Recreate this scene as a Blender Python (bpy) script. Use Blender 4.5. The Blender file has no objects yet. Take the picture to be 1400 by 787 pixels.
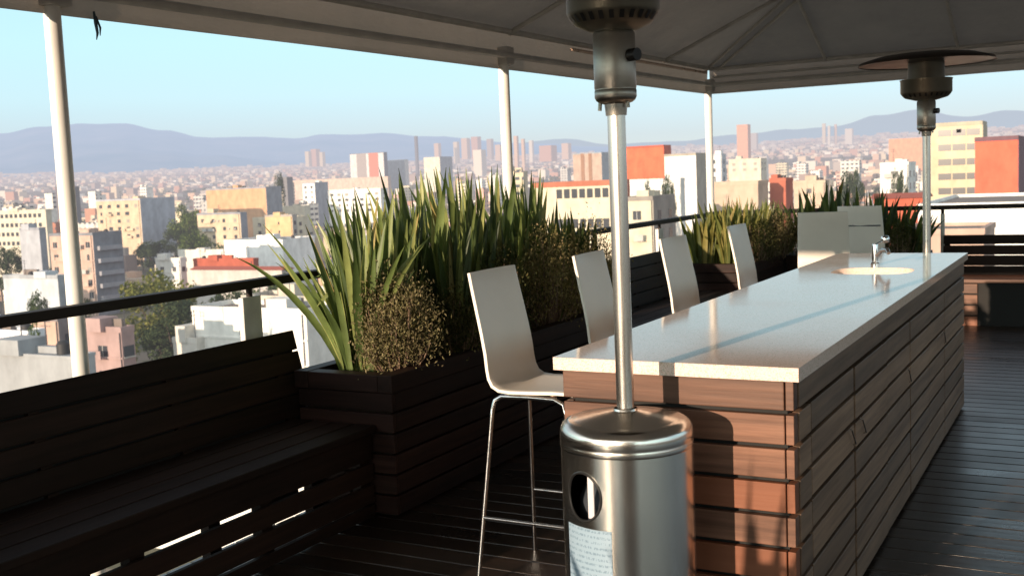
import bpy, bmesh, math, random
from mathutils import Vector, Matrix, noise
random.seed(11)
scene = bpy.context.scene
COL = scene.collection
R = math.radians

# ------------------------------------------------------------------ camera
W0, H0 = 1400.0, 787.0
CF, YAW, PITCH, ROLL, CAMH = 1511.86, 0.499536, 0.098515, 0.0415395, 1.5922
fw = Vector((-math.sin(YAW) * math.cos(PITCH), math.cos(YAW) * math.cos(PITCH), -math.sin(PITCH)))
rt0 = Vector((math.cos(YAW), math.sin(YAW), 0.0))
up0 = rt0.cross(fw)
rt = rt0 * math.cos(ROLL) - up0 * math.sin(ROLL)
up = rt0 * math.sin(ROLL) + up0 * math.cos(ROLL)
CAM = Vector((0, 0, CAMH))
cam_data = bpy.data.cameras.new("camera")
cam = bpy.data.objects.new("camera", cam_data)
COL.objects.link(cam)
M = Matrix((rt, up, -fw)).transposed().to_4x4()
M.translation = CAM
cam.matrix_world = M
cam_data.sensor_width = 36.0
cam_data.lens = CF / W0 * 36.0
cam_data.clip_start = 0.05
cam_data.clip_end = 60000
cam_data.dof.use_dof = True
cam_data.dof.focus_distance = 4.4
cam_data.dof.aperture_fstop = 6.3
scene.camera = cam

def ray(px, py):
    return fw + rt * ((px - W0 / 2) / CF) - up * ((py - H0 / 2) / CF)
def at(px, py, D):
    """the place D metres away (on the map) in the direction of a photo pixel"""
    d = ray(px, py)
    return CAM + d * (D / math.hypot(d.x, d.y))
def px_of(p):
    d = Vector(p) - CAM
    z = d.dot(fw)
    return (W0 / 2 + CF * d.dot(rt) / z, H0 / 2 - CF * d.dot(up) / z)

# ------------------------------------------------------------------ mesh helper
class MB:
    def __init__(s):
        s.v, s.f = [], []
    def add(s, vs, fs):
        o = len(s.v)
        s.v += [Vector(p) for p in vs]
        s.f += [tuple(i + o for i in f) for f in fs]
        return s
    def box(s, x0, x1, y0, y1, z0, z1):
        return s.add([(x0, y0, z0), (x1, y0, z0), (x1, y1, z0), (x0, y1, z0), (x0, y0, z1), (x1, y0, z1), (x1, y1, z1), (x0, y1, z1)],
                     [(0, 3, 2, 1), (4, 5, 6, 7), (0, 1, 5, 4), (1, 2, 6, 5), (2, 3, 7, 6), (3, 0, 4, 7)])
    def obox(s, c, size, mat):
        h = Vector(size) / 2
        vs = []
        for z in (-1, 1):
            for x, y in ((-1, -1), (1, -1), (1, 1), (-1, 1)):
                vs.append(Vector(c) + mat @ Vector((x * h.x, y * h.y, z * h.z)))
        return s.add(vs, [(0, 3, 2, 1), (4, 5, 6, 7), (0, 1, 5, 4), (1, 2, 6, 5), (2, 3, 7, 6), (3, 0, 4, 7)])
    def tube(s, pts, r, n=12, caps=True, closed=False):
        pts = [Vector(p) for p in pts]
        rs = r if isinstance(r, (list, tuple)) else [r] * len(pts)
        rings = []
        prev = None
        for i, p in enumerate(pts):
            a = pts[max(i - 1, 0)]
            b = pts[min(i + 1, len(pts) - 1)]
            t = (b - a).normalized()
            if prev is None:
                u = t.orthogonal().normalized()
            else:
                u = (prev - t * prev.dot(t))
                u = u.normalized() if u.length > 1e-6 else t.orthogonal().normalized()
            prev = u
            w = t.cross(u)
            rings.append([p + (u * math.cos(2 * math.pi * k / n) + w * math.sin(2 * math.pi * k / n)) * rs[i] for k in range(n)])
        vs = [q for rg in rings for q in rg]
        fs = []
        for i in range(len(rings) - 1):
            for k in range(n):
                k2 = (k + 1) % n
                fs.append((i * n + k, i * n + k2, (i + 1) * n + k2, (i + 1) * n + k))
        if caps:
            fs.append(tuple(reversed(range(n))))
            fs.append(tuple((len(rings) - 1) * n + k for k in range(n)))
        return s.add(vs, fs)
    def lathe(s, prof, n=48, c=(0, 0, 0), cap=True):
        c = Vector(c)
        vs, fs = [], []
        for r, z in prof:
            for k in range(n):
                a = 2 * math.pi * k / n
                vs.append(c + Vector((r * math.cos(a), r * math.sin(a), z)))
        for i in range(len(prof) - 1):
            for k in range(n):
                k2 = (k + 1) % n
                fs.append((i * n + k, i * n + k2, (i + 1) * n + k2, (i + 1) * n + k))
        if cap:
            fs.append(tuple(reversed(range(n))))
            fs.append(tuple((len(prof) - 1) * n + k for k in range(n)))
        return s.add(vs, fs)
    def build(s, name, mat, parent=None, smooth=False, bevel=0.0, loc=None):
        me = bpy.data.meshes.new(name)
        org = parent.location if (parent is not None and parent.parent is None) else Vector((0, 0, 0))
        if loc is not None:
            org = Vector(loc)
        me.from_pydata([tuple(p - org) for p in s.v], [], s.f)
        me.update()
        o = bpy.data.objects.new(name, me)
        COL.objects.link(o)
        if mat is not None:
            me.materials.append(mat)
        if parent is not None:
            o.parent = parent
        if loc is not None:
            o.location = loc
        if smooth:
            for p in me.polygons:
                p.use_smooth = True
            m = o.modifiers.new("edges", "EDGE_SPLIT")
            m.split_angle = R(40)
        if bevel:
            b = o.modifiers.new("bevel", "BEVEL")
            b.width = bevel
            b.segments = 2
            b.limit_method = 'ANGLE'
        return o

def tag(o, label=None, cat=None, group=None, kind=None):
    if label: o["label"] = label
    if cat: o["category"] = cat
    if group: o["group"] = group
    if kind: o["kind"] = kind
    return o
def thing(name, loc, label, cat, group=None):
    o = bpy.data.objects.new(name, None)
    o.empty_display_size = 0.1
    COL.objects.link(o)
    o.location = loc
    return tag(o, label, cat, group)
def copy_tree(o, parent=None):
    c = o.copy()
    COL.objects.link(c)
    if parent is not None:
        c.parent = parent
    for ch in list(o.children):
        copy_tree(ch, c)
    return c

# ------------------------------------------------------------------ materials
def new_mat(name):
    m = bpy.data.materials.new(name)
    m.use_nodes = True
    m.node_tree.nodes.clear()
    return m, m.node_tree.nodes, m.node_tree.links
def N(ns, t, **kw):
    n = ns.new(t)
    for k, v in kw.items():
        setattr(n, k, v)
    return n
def mathn(ns, ls, op, a, b=None, c=None, clamp=False):
    n = N(ns, "ShaderNodeMath", operation=op)
    n.use_clamp = clamp
    for i, x in enumerate((a, b, c)):
        if x is None: continue
        if isinstance(x, (int, float)): n.inputs[i].default_value = x
        else: ls.new(x, n.inputs[i])
    return n.outputs[0]
def mixc(ns, ls, fac, a, b, mode='MIX'):
    n = N(ns, "ShaderNodeMix", data_type='RGBA', blend_type=mode)
    for i, x in ((0, fac), (6, a), (7, b)):
        if isinstance(x, (int, float)): n.inputs[i].default_value = x
        elif isinstance(x, tuple): n.inputs[i].default_value = (x[0], x[1], x[2], 1)
        else: ls.new(x, n.inputs[i])
    return n.outputs[2]
def principled(ns, base=None, rough=0.5, metal=0.0, spec=0.5):
    p = N(ns, "ShaderNodeBsdfPrincipled")
    if base is not None: p.inputs["Base Color"].default_value = (*base, 1)
    p.inputs["Roughness"].default_value = rough
    p.inputs["Metallic"].default_value = metal
    p.inputs["Specular IOR Level"].default_value = spec
    return p
def out(ns, ls, sh):
    o = N(ns, "ShaderNodeOutputMaterial")
    ls.new(sh, o.inputs[0])
def noise_tex(ns, ls, vec, scale, detail=4, rough=0.55):
    n = N(ns, "ShaderNodeTexNoise")
    n.inputs["Scale"].default_value = scale
    n.inputs["Detail"].default_value = detail
    n.inputs["Roughness"].default_value = rough
    if vec is not None: ls.new(vec, n.inputs["Vector"])
    return n.outputs[0]
def obj_vec(ns, ls, scale=(1, 1, 1), which="Object"):
    tc = N(ns, "ShaderNodeTexCoord")
    mp = N(ns, "ShaderNodeMapping")
    mp.inputs["Scale"].default_value = scale
    ls.new(tc.outputs[which], mp.inputs[0])
    return mp.outputs[0]
def bump(ns, ls, h, p, strength=0.3, dist=0.01):
    b = N(ns, "ShaderNodeBump")
    b.inputs["Strength"].default_value = strength
    b.inputs["Distance"].default_value = dist
    ls.new(h, b.inputs["Height"])
    ls.new(b.outputs[0], p.inputs["Normal"])
def ramp(ns, ls, fac, stops, interp='LINEAR'):
    n = N(ns, "ShaderNodeValToRGB")
    n.color_ramp.interpolation = interp
    el = n.color_ramp.elements
    while len(el) < len(stops): el.new(0.5)
    for e, (p, c) in zip(el, stops):
        e.position = p
        e.color = (*c, 1)
    ls.new(fac, n.inputs[0])
    return n.outputs[0]

def wood(name, dark, light, axis='X', rough=0.45, spec=0.5, wear=0.0, red=None):
    m, ns, ls = new_mat(name)
    sc = {'X': (1.2, 26, 26), 'Y': (26, 1.2, 26), 'Z': (26, 26, 1.2)}[axis]
    geo = N(ns, "ShaderNodeNewGeometry")
    isl = geo.outputs["Random Per Island"]
    v = obj_vec(ns, ls, sc)
    va = N(ns, "ShaderNodeVectorMath", operation='ADD')
    cmb = N(ns, "ShaderNodeCombineXYZ")
    k = mathn(ns, ls, 'MULTIPLY', isl, 37.0)
    for i in range(3): ls.new(k, cmb.inputs[i])
    ls.new(v, va.inputs[0]); ls.new(cmb.outputs[0], va.inputs[1])
    g = noise_tex(ns, ls, va.outputs[0], 1.0, 6, 0.65)
    c = ramp(ns, ls, g, [(0.3, dark), (0.7, light)])
    br = mathn(ns, ls, 'MULTIPLY_ADD', isl, 0.85, 0.55)
    gm = N(ns, "ShaderNodeCombineColor")
    for i in range(3): ls.new(br, gm.inputs[i])
    c = mixc(ns, ls, 1.0, c, gm.outputs[0], 'MULTIPLY')
    if red:
        i2 = mathn(ns, ls, 'FRACT', mathn(ns, ls, 'MULTIPLY', isl, 7.31))
        c = mixc(ns, ls, mathn(ns, ls, 'MULTIPLY', mathn(ns, ls, 'GREATER_THAN', i2, 0.55), 0.55), c, red)
    blot = noise_tex(ns, ls, obj_vec(ns, ls), 1.7, 5)
    if wear:
        c = mixc(ns, ls, mathn(ns, ls, 'MULTIPLY', mathn(ns, ls, 'GREATER_THAN', blot, 0.55), wear), c, (0.09, 0.075, 0.06))
    p = principled(ns, None, rough, 0, spec)
    ls.new(c, p.inputs["Base Color"])
    rr = mathn(ns, ls, 'MULTIPLY_ADD', blot, 0.35, rough - 0.17)
    rr = mathn(ns, ls, 'ADD', rr, mathn(ns, ls, 'MULTIPLY', isl, 0.08))
    ls.new(rr, p.inputs["Roughness"])
    bump(ns, ls, g, p, 0.35, 0.004)
    out(ns, ls, p.outputs[0])
    return m

def plain(name, base, rough=0.5, metal=0.0, spec=0.5, var=0.12, scale=6.0, bmp=0.0):
    m, ns, ls = new_mat(name)
    p = principled(ns, base, rough, metal, spec)
    n = noise_tex(ns, ls, obj_vec(ns, ls), scale, 5)
    dk = tuple(x * (1 - var * 1.6) for x in base)
    lt = tuple(min(1, x * (1 + var)) for x in base)
    ls.new(ramp(ns, ls, n, [(0.3, dk), (0.7, lt)]), p.inputs["Base Color"])
    ls.new(mathn(ns, ls, 'MULTIPLY_ADD', n, 0.2, rough - 0.1), p.inputs["Roughness"])
    if bmp: bump(ns, ls, n, p, bmp, 0.01)
    out(ns, ls, p.outputs[0])
    return m

def steel(name, base, rough, axis_scale=(2, 2, 60), var=0.15, aniso=0.5):
    m, ns, ls = new_mat(name)
    p = principled(ns, base, rough, 1.0)
    n = noise_tex(ns, ls, obj_vec(ns, ls, axis_scale), 8.0, 4)
    s = noise_tex(ns, ls, obj_vec(ns, ls, (1, 1, 1)), 5.0, 5)
    ls.new(ramp(ns, ls, s, [(0.25, tuple(x * (1 - var) for x in base)), (0.75, base)]), p.inputs["Base Color"])
    ls.new(mathn(ns, ls, 'MULTIPLY_ADD', n, 0.16, rough - 0.08), p.inputs["Roughness"])
    bump(ns, ls, n, p, 0.06, 0.002)
    p.inputs["Anisotropic"].default_value = aniso
    out(ns, ls, p.outputs[0])
    return m

# haze painted into the city materials: pale glow mixed in by distance from the terrace
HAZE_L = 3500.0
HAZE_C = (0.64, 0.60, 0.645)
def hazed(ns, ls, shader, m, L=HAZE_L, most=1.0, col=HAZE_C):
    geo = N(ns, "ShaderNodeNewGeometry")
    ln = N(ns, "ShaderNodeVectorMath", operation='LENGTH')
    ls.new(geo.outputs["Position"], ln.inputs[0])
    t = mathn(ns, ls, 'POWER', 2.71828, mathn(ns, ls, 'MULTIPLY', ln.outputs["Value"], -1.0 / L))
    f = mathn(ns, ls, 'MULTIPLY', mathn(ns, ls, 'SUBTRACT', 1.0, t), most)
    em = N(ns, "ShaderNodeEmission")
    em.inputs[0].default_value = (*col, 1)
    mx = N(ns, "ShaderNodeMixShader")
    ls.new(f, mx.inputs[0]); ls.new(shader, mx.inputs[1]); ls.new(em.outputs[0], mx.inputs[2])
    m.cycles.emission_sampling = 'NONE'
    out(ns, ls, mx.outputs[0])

def city_plain(name, base, var=0.2, scale=0.25, rough=0.85):
    m, ns, ls = new_mat(name)
    p = principled(ns, base, rough, 0, 0.2)
    v = obj_vec(ns, ls, (1, 1, 0.6))
    n = noise_tex(ns, ls, v, scale, 8, 0.65)
    ls.new(ramp(ns, ls, n, [(0.3, tuple(x * (1 - var * 1.5) for x in base)), (0.68, tuple(min(1, x * (1 + var * .6)) for x in base))]), p.inputs["Base Color"])
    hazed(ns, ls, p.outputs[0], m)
    return m
_wallm = {}
def wall_mat(base):
    lum = sum(base) / 3
    sat = 1.0 if max(base) > 2.6 * min(base) else 0.70
    bri = 1.0 if min(base) > 0.6 else 0.9
    k = tuple(round((x * sat + lum * (1 - sat)) * bri, 3) for x in base)
    if k not in _wallm:
        _wallm[k] = city_plain("plaster", k, 0.2, 0.32)
    return _wallm[k]

def facade_mat():
    """small far buildings: wall colour per object, with window openings drawn as part of the facade surface"""
    m, ns, ls = new_mat("hazy_facade")
    oi = N(ns, "ShaderNodeObjectInfo")
    tc = N(ns, "ShaderNodeTexCoord")
    geo = N(ns, "ShaderNodeNewGeometry")
    sp = N(ns, "ShaderNodeSeparateXYZ"); ls.new(tc.outputs["Object"], sp.inputs[0])
    sn = N(ns, "ShaderNodeSeparateXYZ"); ls.new(tc.outputs["Normal"], sn.inputs[0])
    isx = mathn(ns, ls, 'GREATER_THAN', mathn(ns, ls, 'ABSOLUTE', sn.outputs[0]), 0.5)
    side = mathn(ns, ls, 'LESS_THAN', mathn(ns, ls, 'ABSOLUTE', sn.outputs[2]), 0.5)
    u = mathn(ns, ls, 'ADD', mathn(ns, ls, 'MULTIPLY', sp.outputs[1], isx),
              mathn(ns, ls, 'MULTIPLY', sp.outputs[0], mathn(ns, ls, 'SUBTRACT', 1.0, isx)))
    rnd = oi.outputs["Random"]
    per = mathn(ns, ls, 'MULTIPLY_ADD', rnd, 2.4, 2.4)
    uu = mathn(ns, ls, 'FRACT', mathn(ns, ls, 'ADD', mathn(ns, ls, 'DIVIDE', u, per), 50.0))
    vv = mathn(ns, ls, 'FRACT', mathn(ns, ls, 'ADD', mathn(ns, ls, 'DIVIDE', sp.outputs[2], 3.1), 50.0))
    wu = mathn(ns, ls, 'MULTIPLY_ADD', mathn(ns, ls, 'FRACT', mathn(ns, ls, 'MULTIPLY', rnd, 13.7)), 0.4, 0.2)
    win = mathn(ns, ls, 'MULTIPLY', mathn(ns, ls, 'LESS_THAN', mathn(ns, ls, 'ABSOLUTE', mathn(ns, ls, 'SUBTRACT', uu, 0.5)), mathn(ns, ls, 'MULTIPLY', wu, 0.7)),
                mathn(ns, ls, 'LESS_THAN', mathn(ns, ls, 'ABSOLUTE', mathn(ns, ls, 'SUBTRACT', vv, 0.5)), 0.2))
    # blind walls on some sides
    blind = mathn(ns, ls, 'GREATER_THAN', mathn(ns, ls, 'FRACT', mathn(ns, ls, 'ADD', mathn(ns, ls, 'MULTIPLY', rnd, 29.3), mathn(ns, ls, 'MULTIPLY', isx, 0.37))), 0.3)
    win = mathn(ns, ls, 'MULTIPLY', mathn(ns, ls, 'MULTIPLY', win, side), blind)
    n = noise_tex(ns, ls, tc.outputs["Object"], 0.3, 7, 0.65)
    dirt = ramp(ns, ls, n, [(0.3, (0.62, 0.6, 0.58)), (0.65, (1.05, 1.04, 1.03))])
    c = mixc(ns, ls, 1.0, oi.outputs["Color"], dirt, 'MULTIPLY')
    roof = mathn(ns, ls, 'GREATER_THAN', sn.outputs[2], 0.5)
    c = mixc(ns, ls, mathn(ns, ls, 'MULTIPLY', roof, 0.6), c, (0.30, 0.24, 0.21))
    c = mixc(ns, ls, win, c, (0.06, 0.07, 0.09))
    p = principled(ns, None, 0.8, 0, 0.25)
    ls.new(c, p.inputs["Base Color"])
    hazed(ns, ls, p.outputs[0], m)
    return m

def mass_mat(name, stops, L=HAZE_L):
    m, ns, ls = new_mat(name)
    geo = N(ns, "ShaderNodeNewGeometry")
    p = principled(ns, None, 0.85, 0, 0.2)
    ls.new(ramp(ns, ls, geo.outputs["Random Per Island"], stops, 'CONSTANT'), p.inputs["Base Color"])
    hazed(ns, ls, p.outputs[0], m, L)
    return m

def leaf_mat(name, stops, trans=0.3, rough=0.5, haze=False, spec=0.35, tip=None):
    m, ns, ls = new_mat(name)
    geo = N(ns, "ShaderNodeNewGeometry")
    c = ramp(ns, ls, geo.outputs["Random Per Island"], stops)
    v = obj_vec(ns, ls)
    c = mixc(ns, ls, 0.6, c, ramp(ns, ls, noise_tex(ns, ls, v, 9.0 if not haze else 0.5, 3), [(0.3, (0.45, 0.45, 0.45)), (0.7, (1.2, 1.2, 1.2))]), 'MULTIPLY')
    p = principled(ns, None, rough, 0, spec)
    ls.new(c, p.inputs["Base Color"])
    tr = N(ns, "ShaderNodeBsdfTranslucent")
    ls.new(mixc(ns, ls, 1.0, c, (1.3, 1.35, 0.6), 'MULTIPLY'), tr.inputs[0])
    mx = N(ns, "ShaderNodeMixShader")
    mx.inputs[0].default_value = trans
    ls.new(p.outputs[0], mx.inputs[1]); ls.new(tr.outputs[0], mx.inputs[2])
    if haze: hazed(ns, ls, mx.outputs[0], m)
    else: out(ns, ls, mx.outputs[0])
    return m

def stone_mat():
    m, ns, ls = new_mat("white_engineered_stone")
    v = obj_vec(ns, ls)
    vor = N(ns, "ShaderNodeTexVoronoi")
    vor.inputs["Scale"].default_value = 320
    ls.new(v, vor.inputs["Vector"])
    sp = N(ns, "ShaderNodeSeparateColor"); ls.new(vor.outputs["Color"], sp.inputs[0])
    c = ramp(ns, ls, sp.outputs[0], [(0.0, (0.58, 0.40, 0.26)), (0.1, (0.80, 0.60, 0.48)), (0.3, (0.88, 0.68, 0.60)), (0.8, (0.91, 0.71, 0.635)), (0.98, (0.62, 0.54, 0.42))])
    n = noise_tex(ns, ls, v, 2.0, 5)
    c = mixc(ns, ls, 0.5, c, ramp(ns, ls, n, [(0.3, (0.86, 0.86, 0.86)), (0.7, (1, 1, 1))]), 'MULTIPLY')
    p = principled(ns, None, 0.1, 0, 0.2)
    ls.new(c, p.inputs["Base Color"])
    ls.new(mathn(ns, ls, 'MULTIPLY_ADD', n, 0.16, 0.02), p.inputs["Roughness"])
    out(ns, ls, p.outputs[0])
    return m

def fabric_mat(name, base, trans):
    m, ns, ls = new_mat(name)
    p = principled(ns, base, 0.65, 0, 0.25)
    v = obj_vec(ns, ls)
    n = noise_tex(ns, ls, v, 1.3, 6, 0.6)
    ls.new(ramp(ns, ls, n, [(0.3, tuple(x * .72 for x in base)), (0.7, base)]), p.inputs["Base Color"])
    bump(ns, ls, noise_tex(ns, ls, obj_vec(ns, ls, (1.2, 1.2, 4)), 2.5, 4), p, 0.7, 0.06)
    tr = N(ns, "ShaderNodeBsdfTranslucent")
    tr.inputs[0].default_value = (*base, 1)
    mx = N(ns, "ShaderNodeMixShader"); mx.inputs[0].default_value = trans
    ls.new(p.outputs[0], mx.inputs[1]); ls.new(tr.outputs[0], mx.inputs[2])
    out(ns, ls, mx.outputs[0])
    return m

def label_mat():
    """sticker with rows of fine print too small to read"""
    m, ns, ls = new_mat("printed_sticker")
    tc = N(ns, "ShaderNodeTexCoord")
    sp = N(ns, "ShaderNodeSeparateXYZ"); ls.new(tc.outputs["Object"], sp.inputs[0])
    row = mathn(ns, ls, 'FRACT', mathn(ns, ls, 'MULTIPLY', sp.outputs[2], 62.0))
    line = mathn(ns, ls, 'LESS_THAN', row, 0.42)
    n = noise_tex(ns, ls, obj_vec(ns, ls, (90, 90, 40)), 2.2, 2)
    ink = mathn(ns, ls, 'MULTIPLY', line, mathn(ns, ls, 'GREATER_THAN', n, 0.5))
    c = mixc(ns, ls, mathn(ns, ls, 'MULTIPLY', ink, 0.55), (0.27, 0.37, 0.46), (0.07, 0.14, 0.20))  # sticker base darkened and blued to stand in for shade on it
    p = principled(ns, None, 0.35)
    ls.new(c, p.inputs["Base Color"])
    out(ns, ls, p.outputs[0])
    return m

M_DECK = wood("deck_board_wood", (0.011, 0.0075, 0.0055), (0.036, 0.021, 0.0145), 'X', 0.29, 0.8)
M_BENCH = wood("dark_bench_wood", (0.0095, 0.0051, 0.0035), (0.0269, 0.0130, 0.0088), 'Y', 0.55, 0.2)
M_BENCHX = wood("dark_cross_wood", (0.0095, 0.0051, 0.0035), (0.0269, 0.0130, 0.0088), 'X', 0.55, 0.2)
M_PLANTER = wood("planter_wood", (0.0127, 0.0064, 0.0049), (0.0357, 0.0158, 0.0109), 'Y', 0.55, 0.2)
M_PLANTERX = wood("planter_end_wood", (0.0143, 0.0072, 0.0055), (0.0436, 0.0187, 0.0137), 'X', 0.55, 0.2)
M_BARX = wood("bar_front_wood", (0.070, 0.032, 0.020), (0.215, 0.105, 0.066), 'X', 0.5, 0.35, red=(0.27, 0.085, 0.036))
M_BARY = wood("bar_side_wood", (0.105, 0.060, 0.038), (0.26, 0.160, 0.104), 'Y', 0.5, 0.35)
M_DARK = plain("black_void_paint", (0.012, 0.011, 0.010), 0.8)
M_STONE = stone_mat()
M_STEEL = steel("brushed_steel", (0.80, 0.765, 0.70), 0.19, (2, 2, 90), 0.12, 0.6)
M_POLE = steel("polished_steel_tube", (0.74, 0.70, 0.64), 0.27, (30, 30, 1.0))
M_HEAD = steel("dulled_head_steel", (0.44, 0.41, 0.36), 0.36, (3, 3, 110), 0.2, 0.6)
M_BURN = plain("heat_tarnished_metal", (0.17, 0.155, 0.12), 0.45, 0.85)
M_REFLECTOR = plain("dark_reflector_metal", (0.045, 0.038, 0.032), 0.45, 0.6)  # one even near-black metal for the heater reflectors
M_CHROME = steel("chrome_tube", (0.75, 0.75, 0.75), 0.14, (8, 8, 8))
M_RAIL = plain("dark_rail_paint", (0.030, 0.022, 0.018), 0.6, 0, 0.2)
M_POST = plain("pale_painted_post", (0.80, 0.77, 0.72), 0.5, 0.0)
M_STOOL = plain("white_moulded_ply", (0.95, 0.87, 0.78), 0.38, 0, 0.45, 0.04, 3.0)
M_EDGE = plain("pale_ply_edge", (0.82, 0.78, 0.70), 0.5)
M_WHITEPOLE = plain("white_enamelled_pole", (0.78, 0.76, 0.71), 0.35, 0, 0.5, 0.05, 5.0)
M_FABRIC = fabric_mat("tent_roof_cloth", (0.44, 0.41, 0.38), 0.06)
M_VAL = fabric_mat("tent_valance_cloth", (0.62, 0.53, 0.45), 0.14)
M_FRAME = plain("tent_frame_paint", (0.48, 0.46, 0.43), 0.5)
M_BRASS = plain("pale_gold_rod", (0.60, 0.42, 0.32), 0.3, 0.6)
M_SOIL = plain("potting_soil", (0.03, 0.022, 0.016), 0.95, 0, 0.1, 0.3, 20, 0.6)
M_SINK = plain("cream_sink_enamel", (0.80, 0.74, 0.58), 0.25)
M_STRAP = plain("pale_strap", (0.62, 0.62, 0.64), 0.5)
M_TANK = plain("gas_bottle_paint", (0.05, 0.06, 0.075), 0.5)
M_BLACK = plain("black_plastic", (0.012, 0.012, 0.012), 0.4)
M_LABEL = label_mat()
M_CONC = plain("terrace_concrete", (0.36, 0.35, 0.33), 0.85, 0, 0.2, 0.2, 2.0)
M_CLIP = plain("blue_grey_strap", (0.03, 0.06, 0.08), 0.6)
M_STRIP = plain("dark_strip_paint", (0.03, 0.035, 0.05), 0.9)

M_FLAX = leaf_mat("flax_leaf", [(0.0, (0.055, 0.088, 0.028)), (0.3, (0.105, 0.155, 0.045)), (0.6, (0.17, 0.225, 0.07)), (0.85, (0.31, 0.35, 0.12)), (0.96, (0.46, 0.40, 0.15)), (1.0, (0.36, 0.20, 0.09))], 0.2, 0.38, False, 0.5)
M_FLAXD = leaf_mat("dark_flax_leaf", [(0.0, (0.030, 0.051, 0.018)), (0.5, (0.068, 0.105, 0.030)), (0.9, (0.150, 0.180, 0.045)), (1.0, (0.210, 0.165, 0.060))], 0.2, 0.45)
M_FLAXY = leaf_mat("yellow_flax_leaf", [(0.0, (0.07, 0.09, 0.02)), (0.4, (0.14, 0.16, 0.04)), (0.8, (0.26, 0.24, 0.07)), (1.0, (0.30, 0.22, 0.07))], 0.25, 0.45)
M_SHRUB = leaf_mat("dry_shrub_leaf", [(0.0, (0.075, 0.060, 0.035)), (0.35, (0.15, 0.125, 0.06)), (0.7, (0.23, 0.21, 0.095)), (1.0, (0.30, 0.24, 0.14))], 0.2, 0.7, False, 0.15)
M_SHRUBG = leaf_mat("dark_shrub_leaf", [(0.0, (0.026, 0.031, 0.013)), (0.5, (0.065, 0.072, 0.023)), (1.0, (0.156, 0.130, 0.052))], 0.2, 0.7, False, 0.15)
M_TWIG = plain("shrub_twig", (0.20, 0.13, 0.085), 0.8)
M_SHRUB_SUN = leaf_mat("sun_painted_shrub_leaf", [(0.0, (0.12, 0.10, 0.05)), (0.35, (0.24, 0.20, 0.085)), (0.7, (0.36, 0.31, 0.13)), (1.0, (0.46, 0.33, 0.19))], 0.25, 0.7, False, 0.15)  # shrub colours lightened: sunlight on the middle shrubs painted into the leaves

# ------------------------------------------------------------------ light
SUN_AZ, SUN_EL = R(8.43), R(8.5)
sd = Vector((math.sin(SUN_AZ) * math.cos(SUN_EL), math.cos(SUN_AZ) * math.cos(SUN_EL), -math.sin(SUN_EL)))
sl = bpy.data.lights.new("sun", 'SUN')
sl.energy = 5.0
sl.angle = R(0.5)
sl.color = (1.32, 1.02, 0.75)
so = bpy.data.objects.new("sun", sl)
COL.objects.link(so)
so.rotation_euler = sd.to_track_quat('-Z', 'Y').to_euler()
so.location = (-5, -20, 20)
w = bpy.data.worlds.new("World")
scene.world = w
w.use_nodes = True
wn, wl = w.node_tree.nodes, w.node_tree.links
bg = wn["Background"]
sky = wn.new("ShaderNodeTexSky")
sky.sky_type = 'NISHITA'
sky.sun_disc = False
sky.sun_elevation = SUN_EL
sky.sun_rotation = math.pi + SUN_AZ
sky.air_density = 1.0
sky.dust_density = 0.3
sky.ozone_density = 1.5
sky.altitude = 2200
tint = wn.new("ShaderNodeMix"); tint.data_type = 'RGBA'; tint.blend_type = 'MULTIPLY'
tint.inputs[0].default_value = 1.0
tint.inputs[7].default_value = (0.27, 0.27, 0.28, 1)
wl.new(sky.outputs[0], tint.inputs[6])
# morning haze whitens the sky towards the horizon
tcw = wn.new("ShaderNodeTexCoord")
spw = wn.new("ShaderNodeSeparateXYZ")
wl.new(tcw.outputs["Generated"], spw.inputs[0])
veil = ramp(wn, wl, spw.outputs[2], [(0.0, (0.54, 0.58, 0.66)), (0.035, (0.55, 0.62, 0.72)), (0.056, (0.60, 0.74, 0.83)), (0.08, (0.63, 0.87, 0.94)), (0.125, (0.63, 0.96, 1.02)), (0.165, (0.60, 0.95, 1.04)), (0.26, (0.76, 0.90, 0.97)), (0.5, (0.58, 0.63, 0.70)), (1.0, (0.36, 0.42, 0.50))])
mv = wn.new("ShaderNodeMix"); mv.data_type = 'RGBA'
mv.inputs[0].default_value = 0.86
wl.new(tint.outputs[2], mv.inputs[6]); wl.new(veil, mv.inputs[7])
# brighter and warmer round the low sun, behind the camera
glow = ramp(wn, wl, mathn(wn, wl, 'MULTIPLY_ADD', spw.outputs[1], -0.5, 0.5), [(0.0, (0.333, 0.333, 0.333)), (0.36, (0.333, 0.333, 0.333)), (0.7, (0.62, 0.57, 0.50)), (1.0, (1.0, 0.90, 0.76))])
mg = wn.new("ShaderNodeMix"); mg.data_type = 'RGBA'; mg.blend_type = 'MULTIPLY'
mg.inputs[0].default_value = 1.0
wl.new(mv.outputs[2], mg.inputs[6]); wl.new(glow, mg.inputs[7])
wl.new(mg.outputs[2], bg.inputs[0])
bg.inputs[1].default_value = 3.0
scene.view_settings.view_transform = 'Standard'
scene.view_settings.look = 'None'
scene.view_settings.exposure = 0
scene.cycles.use_denoising = True
scene.cycles.max_bounces = 8
scene.cycles.diffuse_bounces = 4
scene.cycles.glossy_bounces = 4
scene.cycles.sample_clamp_indirect = 6

# ------------------------------------------------------------------ the setting: terrace
b = MB()
y = -5.0
while y < 12.05:
    b.box(-3.5, 3.6, y, y + 0.132, -0.03, 0.0)
    y += 0.14
tag(b.build("deck", M_DECK, bevel=0.004), "dark glossy timber boards of the roof terrace", kind="structure")
b = MB().box(-3.60, 3.8, -6.5, 12.35, -0.40, -0.06)
tag(b.build("terrace_floor", M_CONC), "concrete slab under the terrace boards", kind="structure")

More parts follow.
